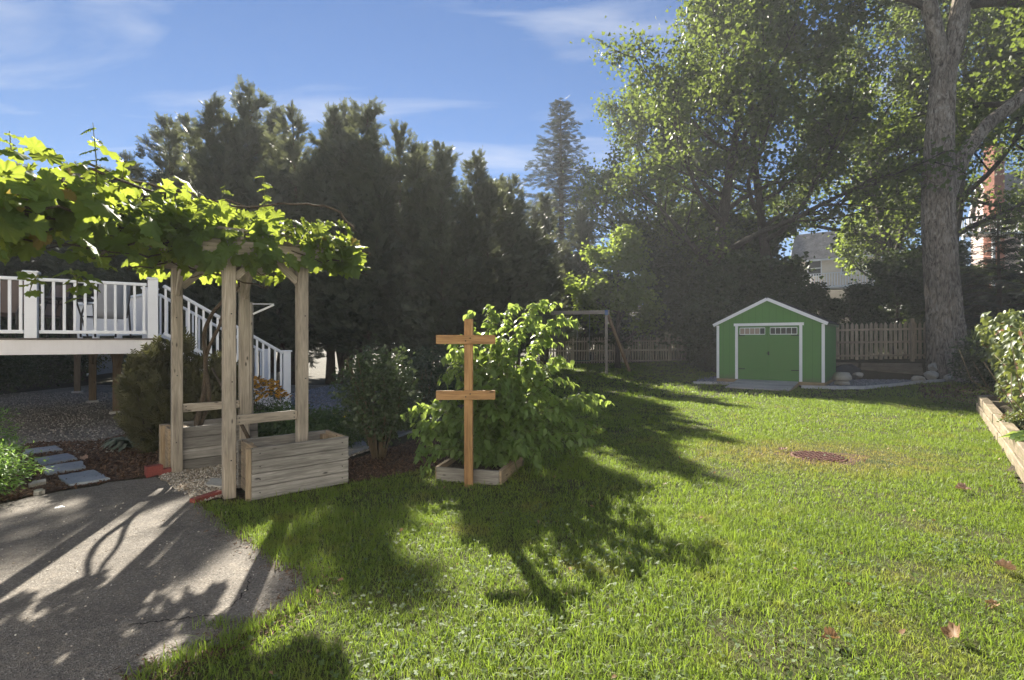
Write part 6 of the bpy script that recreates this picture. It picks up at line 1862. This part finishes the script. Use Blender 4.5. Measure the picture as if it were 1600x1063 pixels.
# clover patches
rng = np.random.default_rng(500)
def clover():
    V, F = [], []
    for k in range(3):
        a = 2.094 * k; c, s = math.cos(a), math.sin(a)
        for x, y, z in ((0, 0, 0), (.45, .35, .08), (.42, .85, .02), (0, .8, -.04), (-.42, .85, .02), (-.45, .35, .08)):
            V.append((x * c - y * s, x * s + y * c, z))
        i = k * 6; F += [(i, i + 1, i + 2), (i, i + 2, i + 3), (i, i + 3, i + 4), (i, i + 4, i + 5)]
    return np.array(V, float), np.array(F)
cen = [(-.6, 3.0), (.1, 2.6), (.7, 2.9), (-.3, 2.4), (.35, 3.4), (.8, 3.6), (2.0, 3.3), (2.3, 2.9), (1.4, 2.5), (.3, 4.2), (-.9, 3.6), (3.1, 3.6), (2.2, 4.0), (-.7, 2.4), (.9, 2.3), (1.2, 5.2)]
pts = []
for cx_, cy_ in cen:
    m = int(rng.uniform(40, 120)); pts.append(np.stack([rng.normal(cx_, .22, m), rng.normal(cy_, .16, m), rng.uniform(.025, .055, m)], 1))
pts.append(np.stack([rng.uniform(-2, 6, 1800), rng.uniform(2.1, 8, 1800), rng.uniform(.015, .04, 1800)], 1))
C = np.concatenate(pts); ok = in_poly(C[:, 0], C[:, 1], lawn_poly) & ~in_poly(C[:, 0], C[:, 1], dp) & ~in_poly(C[:, 0], C[:, 1], [tuple(p[:2]) for p in q_bed]); C = C[ok]; n = len(C)
T = rng.normal(size=(n, 3)); T[:, 2] *= .3; N = rng.normal(size=(n, 3)) * .35 + (0, 0, 1)
co = obj('clover', np_mesh('clover', *scatter(clover(), C, T, N, rng.uniform(.009, .018, n))), M['clover'])
tag(co, 'clover and broad leaved weeds growing through the lawn', kind='stuff')
# crumbs of soil and bark along the broken driveway edge
rng = np.random.default_rng(505); e_ = np.array(drive_edge); k = 2600; i = rng.integers(0, len(e_) - 1, k); t = rng.random(k)[:, None]
P = e_[i] * (1 - t) + e_[i + 1] * t + rng.normal(size=(k, 2)) * np.array([.07, .07])
T = rng.normal(size=(k, 3)); T[:, 2] *= .3
tag(obj('edge_crumbs', np_mesh('edge_crumbs', *scatter(CHIP, np.stack([P[:, 0], P[:, 1], np.full(k, .017)], 1), T, rng.normal(size=(k, 3)) * .3 + (0, 0, 1), rng.uniform(.006, .03, k))), M['chips']), 'crumbs of soil and bark along the driveway edge', kind='stuff')
# weeds at the driveway edge
rng = np.random.default_rng(510)
e_ = np.array(drive_edge); k = 1500; i = rng.integers(0, len(e_) - 1, k); t = rng.random(k)[:, None]
P = e_[i] * (1 - t) + e_[i + 1] * t + rng.normal(size=(k, 2)) * .035
tuft = np.array(G(335, 983)[:2]); P[:60] = tuft + rng.normal(size=(60, 2)) * np.array([.05, .03])
h = rng.uniform(.03, .085, k); a = rng.uniform(0, 6.28, k); d = np.stack([np.cos(a), np.sin(a), 0 * a], 1); P3 = np.stack([P[:, 0], P[:, 1], np.full(k, .012)], 1)
s = np.stack([-np.sin(a), np.cos(a), 0 * a], 1) * .0022
ln = rng.uniform(.2, 1.0, k)[:, None]; up = np.array([0, 0, 1.0])
V = np.stack([P3 - s, P3 + s, P3 + up * h[:, None] * .6 + d * h[:, None] * ln * .4 + s * .8, P3 + up * h[:, None] * .6 + d * h[:, None] * ln * .4 - s * .8, P3 + up * (h * .85)[:, None] + d * h[:, None] * ln], 1)
F = np.array([(0, 1, 2), (0, 2, 3), (3, 2, 4)])[None] + (np.arange(k) * 5)[:, None, None]
tag(obj('edge_grass', np_mesh('edge_grass', V.reshape(-1, 3), F.reshape(-1, 3)), M['grass']), 'grass tufts creeping over the driveway edge', kind='stuff')

# ------------------------------------------------------------------ haze added for the soft lens glow and lifted darks
hz_t = NT('glow_haze')
hz_v = hz_t.n('VolumePrincipled'); hz_v.inputs['Color'].default_value = (.92, .95, 1, 1); hz_v.inputs['Density'].default_value = .0013; hz_v.inputs['Anisotropy'].default_value = .2
hz_t.t.links.new(hz_v.outputs[0], hz_t.out.inputs['Volume'])
ha = Acc(); ha.box((0, 105, 11.3), (165, 170, 12.9))
tag(obj('haze', np_mesh('haze', *ha.get()), hz_t.m), 'thin haze added over the yard for the soft lens glow', kind='stuff')
